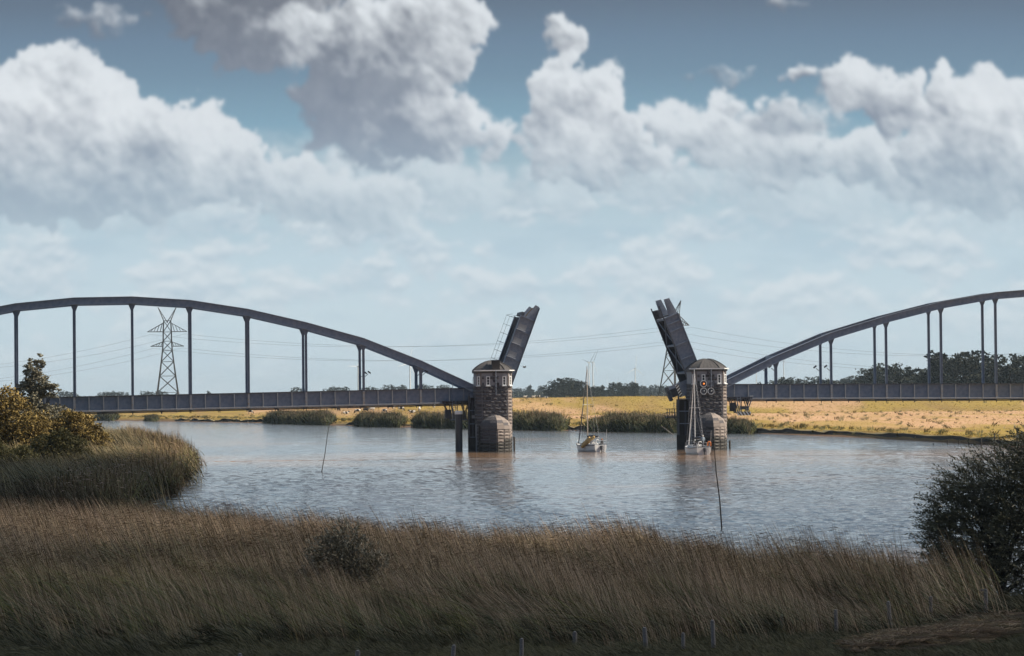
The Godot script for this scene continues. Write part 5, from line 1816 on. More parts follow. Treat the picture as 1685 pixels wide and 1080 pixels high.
	b.tube([Vector3(xs + 0.1, 1.5, beam * 0.36), Vector3(xs - 0.15, 3.2, beam * 0.37)], [0.022, 0.016], 5)
	put("flag_staff", b.done(), M.boat_white, o)
	return o

# ---------------------------------------------------------------- power line and wind turbines
func pylon_mesh_parts(o: Node3D) -> void:
	var leg := func(s: Vector2, y0: float, w0: float, y1: float, w1: float, b: Builder, t: float): b.bar(Vector3(s.x * w0, y0, s.y * w0), Vector3(s.x * w1, y1, s.y * w1), t, t)
	var cs := [Vector2(-1, -1), Vector2(1, -1), Vector2(1, 1), Vector2(-1, 1)]
	var prof := [[0.0, 6.4], [9.0, 5.0], [17.0, 3.9], [24.0, 3.0], [29.5, 2.35], [34.0, 2.05], [38.5, 2.0], [44.0, 1.7]]
	var b := Builder.new()
	for c in cs:
		for i in prof.size() - 1: leg.call(c, prof[i][0], prof[i][1], prof[i + 1][0], prof[i + 1][1], b, 0.42)
	put("tower_leg", b.done(), M.pylon, o)
	b = Builder.new()
	for i in prof.size() - 1:
		for k in 4:
			var c: Vector2 = cs[k]; var d: Vector2 = cs[(k + 1) % 4]
			var y0: float = prof[i][0]; var y1: float = prof[i + 1][0]; var w0: float = prof[i][1]; var w1: float = prof[i + 1][1]
			b.bar(Vector3(c.x * w0, y0, c.y * w0), Vector3(d.x * w1, y1, d.y * w1), 0.22, 0.22)
			b.bar(Vector3(d.x * w0, y0, d.y * w0), Vector3(c.x * w1, y1, c.y * w1), 0.22, 0.22)
			b.bar(Vector3(c.x * w1, y1, c.y * w1), Vector3(d.x * w1, y1, d.y * w1), 0.2, 0.2)
	put("lattice", b.done(), M.pylon, o)
	for arm in [[31.5, 5.4, 2.3], [38.6, 6.4, 4.2]]:
		b = Builder.new()
		for s in [-1.0, 1.0]:
			var tip := Vector3(s * arm[1] * 1.5, arm[0], 0)
			for z in [-1.9, 1.9]:
				b.bar(Vector3(s * 2.0, arm[0], z), tip, 0.3, 0.3)
				b.bar(Vector3(s * 2.0, arm[0] + arm[2], z), tip, 0.25, 0.25)
				for k in 4:
					var t := (k + 1) / 5.0
					b.bar(Vector3(s * 2.0, arm[0], z).lerp(tip, t), Vector3(s * 2.0, arm[0] + arm[2], z).lerp(tip, t - 0.15), 0.16, 0.16)
		put("cross_arm", b.done(), M.pylon, o)
	b = Builder.new()
	for s in [-1.0, 1.0]:
		var tip := Vector3(s * 4.4, 50.5, 0)
		for z in [-1.6, 1.6]:
			b.bar(Vector3(s * 1.7, 44.0, z), tip, 0.26, 0.26)
			b.bar(Vector3(-s * 0.2, 43.0, z), tip, 0.22, 0.22)
			for k in 3: b.bar(Vector3(s * 1.7, 44.0, z).lerp(tip, 0.2 + 0.25 * k), Vector3(-s * 0.2, 43.0, z).lerp(tip, 0.3 + 0.25 * k), 0.16, 0.16)
	put("earth_wire_peak", b.done(), M.pylon, o)

func build_power_line() -> void:
	M.pylon = plain(.05, .045, .045, 0.7)
	M.cable = plain(.09, .09, .1, 0.6)
	var a := at(275.7, 640.0, 1600.0); a.y = 1.5
	var c := at(1111.0, 640.0, 1560.0); c.y = 1.5
	var along := (c - a)
	var turn := atan2(along.x, along.z) - PI / 2
	var cross := PI * 0.0
	var pa := thing("lattice_pylon", "tall lattice pylon framed by the long arch span", "pylon", a, 0.06, "power line pylons")
	pylon_mesh_parts(pa)
	var pc := copy_thing(pa, c, 0.7, "lattice pylon half hidden behind the ribbed bridge leaf")
	var west := Vector3(a.x - 250.0, 1.5, a.z + 30.0); var east := Vector3(c.x + 270.0, 1.5, c.z + 80.0)
	var low_names := ["lower arm", "upper arm"]
	var legs := [[west, a, "drooping west of the tall pylon", 17.0], [a, c, "between the two pylons above the river", 7.5], [c, east, "running east over the arch and dark trees", 15.0]]
	for l in legs:
		for k in 2:
			for s in [-1.0, 1.0]:
				var y: float = [30.6, 37.4][k]
				var w: float = [8.1, 9.6][k]
				var off := Vector3(0, y, s * w * 0.35) + Vector3(s * w * (0.95 if l[0] != a else -0.0), 0, 0) * 0.0
				var p: Vector3 = l[0] + off + Vector3(s * w * 0.9, 0, 0); var q: Vector3 = l[1] + off + Vector3(s * w * 0.9, 0, 0)
				var b := Builder.new()
				var pts := []
				for i in 25:
					var t := i / 24.0
					pts.append(p.lerp(q, t) - Vector3(0, l[3] * 4.0 * t * (1.0 - t), 0))
				b.tube(pts, [0.04], 4, false)
				tag(put("power_cable", b.done(), M.cable), "thin %s conductor of the %s arm, %s" % ["nearer" if s > 0 else "farther", ["lower", "upper"][k], l[2]], "cable", "power cables of the pylon line")

func turbine(label: String, px: float, py: float, depth: float, tall_px: float, face: float, spin: float) -> void:
	var hub := at(px, py, depth)
	var base := 3.0
	var size := tall_px / LENS * depth
	var o := thing("wind_turbine", label, "wind turbine", Vector3(hub.x, base, hub.z), face, "wind turbines on the horizon")
	var h := hub.y - base
	var b := Builder.new()
	b.tube([Vector3(0, 0, 0), Vector3(0, h, 0)], [size * 0.045, size * 0.026], 8)
	put("tower", b.done(), M.turbine, o)
	b = Builder.new()
	b.tube([Vector3(-size * 0.10, h + size * 0.01, 0), Vector3(-size * 0.02, h + size * 0.012, 0), Vector3(size * 0.06, h + size * 0.01, 0), Vector3(size * 0.085, h + size * 0.01, 0)], [size * 0.03, size * 0.035, size * 0.03, size * 0.01], 8)
	put("nacelle", b.done(), M.turbine, o)
	for k in 3:
		b = Builder.new()
		var a := spin + TAU * k / 3.0
		var d := Vector3(0, cos(a), sin(a)); var w := Vector3(0, -sin(a), cos(a))
		var c := Vector3(size * 0.07, h + size * 0.01, 0)
		var last := c; var lw := size * 0.012
		for t in [[0.06, 0.016], [0.2, 0.034], [0.5, 0.024], [0.8, 0.014], [1.0, 0.004]]:
			var e: Vector3 = c + d * size * t[0]
			var ew: float = size * t[1]
			for z in [-1.0, 1.0]:
				var th := Vector3(size * 0.005 * z, 0, 0)
				b.quad(last + th - w * lw * 0.4, last + th + w * lw * 0.6, e + th + w * ew * 0.6, e + th - w * ew * 0.4, Vector3(z, 0, 0))
			b.quad(last - w * lw * 0.4 + Vector3(size * .005, 0, 0), last - w * lw * 0.4 - Vector3(size * .005, 0, 0), e - w * ew * 0.4 - Vector3(size * .005, 0, 0), e - w * ew * 0.4 + Vector3(size * .005, 0, 0), -w)
			last = e; lw = ew
		put("blade", b.done(), M.turbine, o)

# ---------------------------------------------------------------- cattle
func cow_bones(grazing: bool, dark: Color, pale: Color, lying := false) -> Array:
	var q := []
	var h := 1.0 if not lying else 0.38
	limb(q, [Vector3(-0.75, h + 0.1, 0), Vector3(-0.35, h, 0)], [0.33, 0.38], pale)
	limb(q, [Vector3(-0.35, h, 0), Vector3(0.2, h - 0.02, 0)], [0.39, 0.40], dark)
	limb(q, [Vector3(0.2, h - 0.02, 0), Vector3(0.62, h + 0.06, 0)], [0.39, 0.33], pale.lerp(dark, 0.2))
	var head := Vector3(1.15, 0.25, 0) if grazing else Vector3(1.2, h + 0.42, 0)
	limb(q, [Vector3(0.65, h + 0.12, 0), head + Vector3(-0.12, 0.1, 0)], [0.24, 0.15], dark)
	limb(q, [head + Vector3(-0.1, 0.1, 0), head + (Vector3(0.22, -0.14, 0) if not grazing else Vector3(0.12, -0.2, 0))], [0.14, 0.085], dark)
	for w in [-1.0, 1.0]:
		limb(q, [head + Vector3(-0.13, 0.16, 0.1 * w), head + Vector3(-0.15, 0.17, 0.25 * w)], [0.05, 0.035], dark)
		if lying:
			limb(q, [Vector3(-0.6, 0.25, 0.25 * w), Vector3(-0.25, 0.14, 0.5 * w)], [0.17, 0.08], pale)
			limb(q, [Vector3(0.55, 0.25, 0.2 * w), Vector3(0.9, 0.1, 0.25 * w)], [0.14, 0.07], pale)
		else:
			limb(q, [Vector3(-0.72, 0.95, 0.17 * w), Vector3(-0.62, 0.62, 0.18 * w), Vector3(-0.82, 0.42, 0.18 * w), Vector3(-0.78, 0.05, 0.18 * w)], [0.2, 0.12, 0.075, 0.065], pale)
			limb(q, [Vector3(0.5, 0.9, 0.17 * w), Vector3(0.52 + 0.04 * w, 0.45, 0.17 * w), Vector3(0.5 + 0.05 * w, 0.05, 0.17 * w)], [0.17, 0.08, 0.065], pale)
	limb(q, [Vector3(-1.05, h + 0.25, 0), Vector3(-1.15, h - 0.35, 0)], [0.045, 0.03], dark)
	if not lying: limb(q, [Vector3(-0.4, 0.66, 0), Vector3(-0.3, 0.62, 0)], [0.16, 0.13], Color(.5, .34, .28))
	return q

func build_cattle() -> void:
	var black := Color(.02, .018, .018); var white := Color(.66, .63, .58)
	var kinds := [body_mesh(cow_bones(true, black, white), 0.075, 0.12), body_mesh(cow_bones(false, white, white * 0.95), 0.075, 0.12), body_mesh(cow_bones(true, black, black * 1.2), 0.075, 0.12), body_mesh(cow_bones(false, black, white, true), 0.075, 0.12)]
	var what := ["black and white cow grazing", "white cow standing", "black cow grazing", "black and white cow lying down"]
	var herd := [[557, 677.5, 2, 1.1, "at the western end of the herd"], [612, 678, 1, 0.2, "west of the grazing herd under the girder"], [633, 681, 0, -0.8, "nearest the reed clump under the long girder"], [640, 673, 0, 2.0, "behind the herd, under the girder"], [648, 674.5, 1, 1.2, "between two grazing cows under the girder"], [576, 674, 0, 2.6, "at the rear of the herd's western side"],
		[569, 682, 3, 0.4, "in front of the herd on pink grass"], [584, 672.5, 2, 0.3, "standing apart behind the herd"], [588, 681, 0, 3.4, "close to the reed clump, west of centre in the herd"], [598, 674, 0, 0.6, "in the middle of the herd"], [602, 679.5, 2, 2.8, "in front of the middle of the herd"], [606, 671.8, 1, -0.4, "farthest back in the herd"],
		[660, 677.5, 0, 0.1, "broadside at the eastern end of the herd"], [678, 680, 3, 3.2, "lying east of the herd near the shore"], [690, 678.5, 1, 1.5, "alone between the herd and the round pile"], [714, 673, 1, 1.4, "alone just under the girder near the platform"], [412, 681.5, 0, 0.2, "alone on the meadow under the arch west of the reeds"], [291, 680.5, 1, 1.3, "alone beneath the girder below the pylon"],
		[886, 655.5, 0, 3.0, "on the dike crest east of the chimneyed tower"], [878, 656, 1, 0.1, "on the dike crest close beside the chimneyed tower"], [899, 655.8, 3, 0.2, "resting on the dike crest before the hazy trees"], [948, 654.0, 1, 1.0, "on the dike crest just west of the tan sailed boat's mast"], [864, 656.3, 1, 0.1, "on the dike crest, nearest the chimneyed tower"]]
	for c in herd:
		var p := Vector3.ZERO
		var d := 700.0
		while d < 1400.0:     # first ground met along the line of sight
			p = at(c[0], c[1], d)
			if land_height(p.x, d) >= p.y: break
			d += 2.0
		p.y = land_height(p.x, d)
		var sz := 0.62 if c[1] < 660.0 else 1.0
		var o := put("cow", kinds[c[2]], M.cloth, null, Transform3D(Basis(Vector3.UP, c[3]).scaled(Vector3.ONE * sz), p + Vector3(0, 0.12, 0)))
		tag(o, what[c[2]] + " " + c[4], "cow", "cattle on the far meadow")

# ---------------------------------------------------------------- trees far and near
func build_trees() -> void:
	M.leaf = leafy(1, 1, 1, 0.35)
	# far prototypes
	var dark := Color(.028, .032, .022)
	var specs := [[11, 14.0, 15.0, 9], [12, 12.0, 17.0, 8], [13, 18.0, 13.5, 10], [14, 9.0, 15.5, 7], [15, 16.0, 11.0, 9]]
	var proto := []
	for s in specs:
		var lobes := round_crown(s[0], s[1], s[2], s[2] * 0.12, s[3])
		var o := tree("far_tree", "", "tree", Vector3.ZERO, lobes, 4600, 0.75, dark, s[0], s[2], 0.4, "trees beyond the far dike")
		proto.append([o, s[1], s[2]])
	var used := [false, false, false, false, false]
	# px, py of the top, depth, kind, label
	var list := [[1434, 611, 1500, 0, "dark broad tree between the third and fourth hangers of the short span"], [1457, 606, 1480, 2, "dark rounded tree directly behind the fourth hanger pair"], [1490, 609, 1460, 4, "dark dome shaped tree just east of the fourth hanger pair"], [1512, 612, 1500, 0, "small dark tree filling the dip before the tallest dark tree"], [1546, 582, 1330, 1, "tallest dark tree, narrow crowned, behind the fifth hanger pair"], [1535, 597, 1360, 3, "lower leafy flank of the tallest dark tree"], [1568, 606, 1380, 4, "low dark tree filling the gap east of the tallest tree"],
		[1588, 587, 1300, 0, "big dark tree with a broad crown between the fifth and sixth hanger pairs"], [1610, 588, 1320, 2, "broad dark tree just west of the sixth hanger pair"], [1634, 602, 1400, 4, "dark tree between the two hangers of the sixth pair"], [1660, 593, 1300, 2, "dark tree at the end of the visible meadow, before the frame's edge"], [1684, 592, 1310, 0, "dark tree cut by the edge of the view"],
		[1292, 622, 1900, 2, "low grey rounded tree above the girder behind the first hangers"], [1312, 623, 1900, 4, "low grey tree next to the first hangers of the short span"], [1340, 621, 1900, 2, "low grey tree between first and second hangers"], [1356, 625, 1900, 4, "grey bushy tree just before the second hangers"], [1250, 627, 1900, 3, "small grey tree by itself above the girder near the signal tower"], [1388, 620, 2500, 1, "hazy blue tree east of the second hangers"], [1404, 618, 2500, 0, "hazy blue tree midway between second and third hangers"], [1418, 621, 2500, 2, "hazy blue tree low beside the dark trees"],
		[918, 622, 2050, 0, "large grey round tree in the middle of the gap, western half"], [932, 623, 2100, 2, "large grey tree forming the broad base of the central clump"], [938, 627, 2080, 4, "lower grey tree in front of the central clump"], [946, 624, 2080, 1, "grey tree just west of the tan boat's mast"], [966, 631, 2100, 3, "grey tree directly behind the tan boat's mast"], [976, 636, 2200, 4, "low grey tree just east of the tan boat's mast"], [872, 632, 3300, 3, "pale hazy tree with an open crown east of the chimneyed tower"], [890, 634, 3500, 1, "pale hazy sparse tree before the central clump"], [855, 639, 3800, 4, "faint pale tree nearest the chimneyed tower"], [905, 640, 3800, 4, "faint low tree between the hazy trees and the clump"],
		[991, 632, 2300, 3, "grey tree at the western end of the row under the small turbines"], [1008, 628, 2300, 1, "upright grey tree in the row east of the mast"], [1022, 629, 2350, 0, "grey rounded tree in the middle of the row east of the mast"], [1034, 631, 2350, 2, "grey tree low in the row below the white turbine"], [1044, 627, 2300, 1, "grey tree at the eastern end of the row, under the white turbine"], [1060, 635, 3400, 4, "pale hazy tree east of the white turbine"], [1076, 634, 3400, 2, "pale hazy rounded tree short of the ribbed leaf"], [1092, 635, 3400, 4, "pale hazy tree beside the ribbed leaf's buffer"], [1106, 633, 3400, 0, "pale hazy tree seen through the pylon by the ribbed leaf"],
		[108, 644, 3600, 4, "faint tree just above the girder next to the tall shrub"], [121, 645, 3600, 0, "faint tree beside the first clear hanger of the long span"], [172, 645, 3700, 4, "faint low trees west of the single upright tree"], [186, 642, 3700, 3, "faint upright tree west of the pylon"], [199, 645, 3700, 4, "faint low tree just west of the third hanger"], [240, 644, 3700, 2, "faint tree low to the west of the pylon's foot"], [262, 644, 3700, 4, "faint tree seen through the pylon's legs"], [342, 642, 3600, 3, "tiny faint tree east of the pylon"], [487, 638, 3600, 2, "faint tree just west of the twin hangers over the reed clump"], [545, 637, 3600, 4, "faint tree between the reed clump and the first turbine"], [566, 636, 3600, 0, "faint tree left low before the blue turbine"], [612, 637, 3600, 4, "faint low tree behind the floodlit hanger"], [640, 634, 3500, 2, "faint rounded tree between the two turbines"], [660, 633, 3500, 0, "faint tree close to the eastern turbine over the girder"], [700, 633, 3500, 4, "faint tree behind the last hangers before the tower"], [727, 634, 3500, 2, "faint tree above the girder beside the tower"]]
	var k := 0
	for t in list:
		var top := at(t[0], t[1], t[2])
		var kind: int = t[3]
		var base := 1.6
		var sc: float = (1.1 if t[2] < 1800 else 1.0) * (top.y - base) / proto[kind][2]
		var o: Node3D
		var label: String = t[4].replace("left ", "")
		if not used[kind]:
			o = proto[kind][0]
			o.set_meta("label", label)
			o.position = Vector3(top.x, base, top.z)
			o.rotation.y = k * 1.7
			used[kind] = true
			o.set_meta("size", sc)
		else:
			o = copy_thing(proto[kind][0], Vector3(top.x, base, top.z), k * 1.7, label, "far_tree")
			o.set_meta("size", sc)
		k += 1
	for c in get_children():
		if c.has_meta("size"): c.scale = Vector3.ONE * float(c.get_meta("size")) * Vector3(1.05, 1.0, 1.05)
	# hedge on the plain, beyond the dike
	var b := PackedVector3Array()
	var r := RandomNumberGenerator.new()
	r.seed = 77
	for i in 5200:
		var d := 3300.0 + r.randf() * 900.0
		b.append(Vector3(r.randf_range(-0.18, 0.18) * d, 1.0, -d))
	scatter("far_hedge", crown_mesh(31, [[Vector3(0, 2.2, 0), Vector3(5, 2.2, 3)]], 60, 2.2, dark * 1.3), M.leaf, b, 0.8, 1.6, 78, "low hazy hedges and bushes along the far plain", "hedges", null, 3.1)

	# the headland's bushes
	var gold := Color(.20, .145, .048); var grey := Color(.21, .195, .14); var deep := Color(.165, .14, .055)
	var P := func(px: float, py: float, d: float) -> Vector3:
		var q := at(px, py, d)
		q.y = land_height(q.x, d)
		return q
	var l1 := [[Vector3(0, 2.2, 0), Vector3(3.4, 2.2, 3)], [Vector3(-2.4, 4.6, 0), Vector3(2.6, 2.2, 2.5)], [Vector3(1.9, 4.0, 0.5), Vector3(2.6, 2.2, 2.5)], [Vector3(-0.5, 6.6, 0), Vector3(2.2, 1.9, 2)], [Vector3(-3.6, 7.4, 0), Vector3(2.4, 1.8, 2)], [Vector3(2.6, 2.0, 1.5), Vector3(2.2, 1.6, 2)], [Vector3(-4, 2, 0), Vector3(3, 2.4, 2)]]
	tree("willow_bush", "golden green bush at the western edge, left lit by the sun".replace("left ", ""), "bush", P.call(14, 740, 385), l1, 24000, 0.30, gold, 201, 7.5, 0.22, "bushes on the headland", 0.8, Vector3(-0.5, 0, 0))
	var l2 := [[Vector3(0.3, 2.6, 0), Vector3(2.8, 2.2, 2.4)], [Vector3(-1.2, 5.0, 0), Vector3(2.1, 1.9, 2)], [Vector3(1.4, 4.6, 0), Vector3(2.2, 1.8, 2)], [Vector3(-0.6, 7.4, 0), Vector3(1.5, 1.7, 1.4)], [Vector3(0.3, 9.0, 0), Vector3(1.25, 1.5, 1.2)], [Vector3(-0.1, 10.6, 0), Vector3(0.8, 1.3, 0.8)], [Vector3(0.5, 11.7, 0), Vector3(0.45, 0.8, 0.45)], [Vector3(2.9, 3.6, 0), Vector3(1.7, 1.4, 1.5)], [Vector3(3.8, 2.6, 0), Vector3(1.5, 1.2, 1.4)], [Vector3(1.5, 8.2, 0), Vector3(0.7, 1.0, 0.7)], [Vector3(-2.2, 6.0, 0), Vector3(1.0, 1.0, 1)]]
	tree("poplar_tree", "tallest grey green tree on the headland with a ragged pointed top", "tree", P.call(58, 745, 425), l2, 22000, 0.28, grey, 202, 11.5, 0.25, "bushes on the headland", 0.9, Vector3(-0.6, 0.1, 0))
	var l3 := [[Vector3(0, 1.6, 0), Vector3(3.4, 1.7, 2.6)], [Vector3(-1.9, 3.4, 0), Vector3(2.2, 1.6, 2)], [Vector3(1.0, 3.7, 0), Vector3(2.4, 1.6, 2)], [Vector3(2.8, 2.4, 0), Vector3(1.8, 1.5, 1.8)], [Vector3(-3.4, 2, 0), Vector3(2, 1.8, 2)], [Vector3(0.2, 4.9, 0), Vector3(1.4, 0.9, 1.2)], [Vector3(3.6, 1.2, 0), Vector3(1.2, 1.1, 1.2)]]
	tree("willow_bush", "golden brown bush lit by the sun in front of the girder's end", "bush", P.call(114, 748, 395), l3, 24000, 0.27, gold * 0.85, 203, 5.0, 0.2, "bushes on the headland", 0.8, Vector3(-0.6, 0, 0))
	var l4 := [[Vector3(0, 1.3, 0), Vector3(2.5, 1.5, 2)], [Vector3(-1.2, 2.6, 0), Vector3(1.6, 1.2, 1.5)], [Vector3(0.9, 2.5, 0), Vector3(1.6, 1.2, 1.5)], [Vector3(2.0, 1.4, 0), Vector3(1.2, 1.1, 1.2)], [Vector3(-2.1, 1.4, 0), Vector3(1.2, 1.2, 1.2)], [Vector3(0.1, 3.5, 0), Vector3(1.1, 0.8, 1)]]
	tree("willow_bush", "dark green bush in shade standing nearest on the headland", "bush", P.call(100, 776, 330), l4, 20000, 0.22, deep, 204, 3.6, 0.16, "bushes on the headland", 0.7, Vector3(-0.8, 0, 0))
	var l5 := [[Vector3(0, 1.3, 0), Vector3(2.6, 1.6, 2)], [Vector3(-1.6, 2.2, 0), Vector3(1.8, 1.5, 1.5)], [Vector3(1.4, 1.6, 0), Vector3(1.5, 1.3, 1.4)]]
	tree("willow_bush", "low dark bush cut by the western edge below the golden bush", "bush", P.call(8, 782, 318), l5, 14000, 0.22, deep * 1.2, 205, 3.0, 0.15, "bushes on the headland", 0.7, Vector3(-0.8, 0, 0))
	for nm in ["willow_bush", "willow_bush_001", "willow_bush_002", "willow_bush_003", "poplar_tree"]: (get_node(nm) as Node3D).scale = Vector3.ONE * (1.1 if nm != "poplar_tree" else 1.08) * (Vector3(1.3, 1, 1) if nm == "poplar_tree" else Vector3.ONE)
	b = PackedVector3Array()
	# bare twigs beside the tall tree
	var tb := Builder.new()
	for i in 4:
		var s := Vector3(r.randf_range(-0.5, 0.5), 0, 0)
		tb.tube([s, s + Vector3(0.1, 5, 0), s + Vector3(r.randf_range(-0.3, 0.6), 9.5 - i, 0)], [0.06, 0.045, 0.012], 4)
	tag(put("bare_twig", tb.done(), M.bark, null, Transform3D(Basis.IDENTITY, P.call(33, 745, 424))), "thin bare stems rising beside the pointed headland tree", "twigs")

	# the big willow on this side
	M.willow_leaf = leafy(1, 1, 1, 0.3)
	M.willow_leaf.roughness = 0.42
	M.willow_leaf.metallic_specular = 0.5
	var w := [[Vector3(0.3, 2.2, 0), Vector3(2.2, 1.9, 2)], [Vector3(-1.1, 2.4, 0), Vector3(1.3, 1.4, 1.3)], [Vector3(1.6, 3.2, 0), Vector3(2, 1.7, 1.8)], [Vector3(0.2, 4.0, 0), Vector3(1.5, 1.1, 1.4)], [Vector3(-0.9, 3.9, 0), Vector3(0.9, 0.75, 0.9)], [Vector3(2.2, 4.6, 0), Vector3(1.5, 0.9, 1.3)], [Vector3(-1.7, 3.4, 0), Vector3(0.6, 0.5, 0.6)], [Vector3(-1.6, 1.7, 0), Vector3(0.8, 0.7, 0.8)], [Vector3(1.1, 4.9, 0.2), Vector3(0.9, 0.6, 0.8)], [Vector3(3.0, 2.0, 0), Vector3(1.8, 1.6, 1.6)], [Vector3(-0.2, 1.1, 0), Vector3(1.6, 0.8, 1.4)], [Vector3(-1.95, 2.75, 0), Vector3(0.5, 0.5, 0.5)]]
	var wp: Vector3 = P.call(1648, 962, 127)
	var wt := thing("willow_bush", "large dark willow bush with narrow leaves beside the fence posts", "bush", wp)
	wt.scale = Vector3(1.2, 1.33, 1.2)
	put("trunk", limbs(301, 4.2, 0.13, 1.0, 30, w), M.bark, wt)
	put("crown", spray_mesh(302, w, 5200, 18, 0.62, 0.105, Color(.125, .12, .07), Vector3(-0.75, 0.0, 0)), M.willow_leaf, wt)
	var m := [[Vector3(0, 1.25, 0), Vector3(0.95, 0.7, 0.8)], [Vector3(-0.35, 1.8, 0), Vector3(0.6, 0.5, 0.5)], [Vector3(0.45, 1.75, 0), Vector3(0.55, 0.45, 0.5)], [Vector3(0.05, 2.25, 0), Vector3(0.45, 0.3, 0.4)], [Vector3(0.95, 1.35, 0), Vector3(0.42, 0.42, 0.4)], [Vector3(-0.75, 1.1, 0), Vector3(0.5, 0.5, 0.5)]]
	var mp: Vector3 = P.call(568, 1006, 112)
	var mt := thing("willow_bush", "small lone willow bush with glinting leaves amid the near reeds", "bush", mp)
	mt.scale = Vector3(1.1, 1.2, 1.1)
	put("trunk", limbs(303, 2.0, 0.05, 1.0, 20, m), M.bark, mt)
	put("crown", spray_mesh(304, m, 640, 13, 0.45, 0.12, Color(.225, .19, .125), Vector3(-0.6, 0.1, 0)), M.willow_leaf, mt)

# ---------------------------------------------------------------- posts, poles and small finds
func build_small() -> void:
	var r := RandomNumberGenerator.new()
	r.seed = 99
	# withies standing in the mud
	for t in [[529, 777, 543.5, 690, "thin leaning withy standing in open water before the long girder", 0.04, 0.022], [1187.5, 869, 1175.5, 735, "thin leaning withy rising behind the near reeds below the signal tower", 0.04, 0.02]]:
		var p := on_level(t[0], t[1], 0.0)
		var top := at(t[2], t[3], -p.z)
		var b := Builder.new()
		var v := top - p
		b.tube([-v * 0.15, v * 0.35 + Vector3(0.04, 0, 0), v * 0.7 + Vector3(-0.03, 0, 0.03), v], [t[5] * 1.3, t[5], t[5] * 0.85, t[6]], 7)
		tag(put("withy", b.done(), M.dark_wood, null, Transform3D(Basis.IDENTITY, p)), t[4], "pole", "withies marking the shallows")
	var sp := on_level(1111, 718, 0.0)
	sp.z = -640.0; sp.x = at(1111, 718, 640).x
	var sl := Builder.new()
	sl.tube([Vector3(0, -0.3, 0), at(1088, 701, 640) - sp], [0.09, 0.05], 6)
	tag(put("leaning_stake", sl.done(), M.pale_wood, null, Transform3D(Basis.IDENTITY, sp)), "pale stake slanting out of the water beside the reeds near the gangway", "stake")
	# posts in the mud of the far shore
	var k := 0
	for t in [[1559, 731, 724, "first and tallest post of the row in the shallows"], [1578.5, 731, 726, "second post of the row in the shallows"], [1594.5, 728.5, 721.5, "thick post at the mud's edge beyond the row"], [1637, 722, 713, "stout post on the mud bank under the bank's overhang"], [1674, 712, 704.5, "post on the bank farthest along the fence"], [1615, 729, 722, "thin post between the thick post and the bank"], [1536.5, 732, 730, "worn stump just above water, outermost of the row"]]:
		var p := on_level(t[0], t[1], 0.0)
		var d := minf(-p.z, north_shore(p.x) + 12.0)
		var q := at(t[0], t[1], d)
		var h: float = at(t[0], t[2], d).y
		q.y = land_height(q.x, d) - 0.3
		var b := Builder.new()
		var lean := r.randf_range(-0.04, 0.04)
		b.tube([Vector3(0, 0, 0), Vector3(lean * 0.6, (h - q.y) * 0.7, 0), Vector3(lean, h - q.y, 0)], [0.11, 0.1, 0.09], 7)
		tag(put("shore_post", b.done(), M.dark_wood, null, Transform3D(Basis.IDENTITY, q)), t[3], "post", "old posts along the far shore")
	# fence posts in the near grass
	k = 0
	var names := ["tall pale fence post below the willow, with a bent top", "fence post next west of the tall bent topped one", "leaning fence post third from the willow", "fence post fourth from the willow, before tangled grass", "fence post fifth from the willow, partly sunk in grass", "thick fence post in the middle of the row before the reeds", "short fence post west of the thick one, deep in grass", "fence post sixth along, standing alone before bent reeds", "stub of a fence post barely above the grass", "low fence post at the lower frame edge, middle of the row", "low fence post at the lower edge west of the lone willow's line", "lowest fence post top at the frame's lower edge", "fence post almost sunk beside the low stubs"]
	for t in [[1623, 1015, 970], [1531.5, 1018, 982], [1467, 1028, 990], [1377, 1034, 1004], [1287, 1035, 1012], [1174.5, 1057, 1021], [1124.5, 1058, 1042], [1063, 1058, 1033], [946, 1052, 1040], [858, 1075, 1051], [742, 1096, 1062], [588, 1098, 1071], [395, 1100, 1076]]:
		var d := 100.0
		var best := 1e9
		for i in 120:      # where that line of sight meets the ground
			var dd := 80.0 + i * 0.3
			var e := absf(at(t[0], t[1], dd).y - land_height(at(t[0], t[1], dd).x, dd) - 0.18)
			if e < best:
				best = e
				d = dd
		var q := at(t[0], t[1], d)
		var h: float = at(t[0], t[2], d).y - q.y + 0.3
		q.y -= 0.3
		var b := Builder.new()
		var lean: float = [0.0, 0.02, -0.09, -0.03, -0.01, -0.03, 0.0, -0.05, 0.0, 0.02, 0.1, 0.02, 0.0][k]
		var rad := r.randf_range(0.055, 0.075)
		b.tube([Vector3(0, 0, 0), Vector3(lean * 0.5 * h, h * 0.5, 0), Vector3(lean * h, h - 0.03, 0), Vector3(lean * h, h, 0.01)], [rad, rad * 0.97, rad * 0.93, rad * 0.6], 8)
		if k == 0: b.bar(Vector3(-0.2, h - 0.03, 0), Vector3(0.02, h - 0.02, 0), 0.05, 0.06)
		tag(put("fence_post", b.done(), M.pale_wood, null, Transform3D(Basis.IDENTITY, q)), names[k], "fence post", "fence posts in the near grass")
		k += 1
	# flattened straw
	var s := PackedVector3Array()
	for i in 1500:
		var t := r.randf()
		var px := lerpf(1400.0, 1660.0, pow(t, 0.7)); var py := lerpf(1068.0, 1022.0, pow(t, 0.7)) + r.randfn() * (4.0 + 6.0 * t)
		var q := on_level(px, py, 0.75)
		q.y = land_height(q.x, -q.z) + 0.03 + r.randf() * 0.25
		s.append(q)
	var stem := Builder.new()
	var r2 := RandomNumberGenerator.new()
	r2.seed = 5
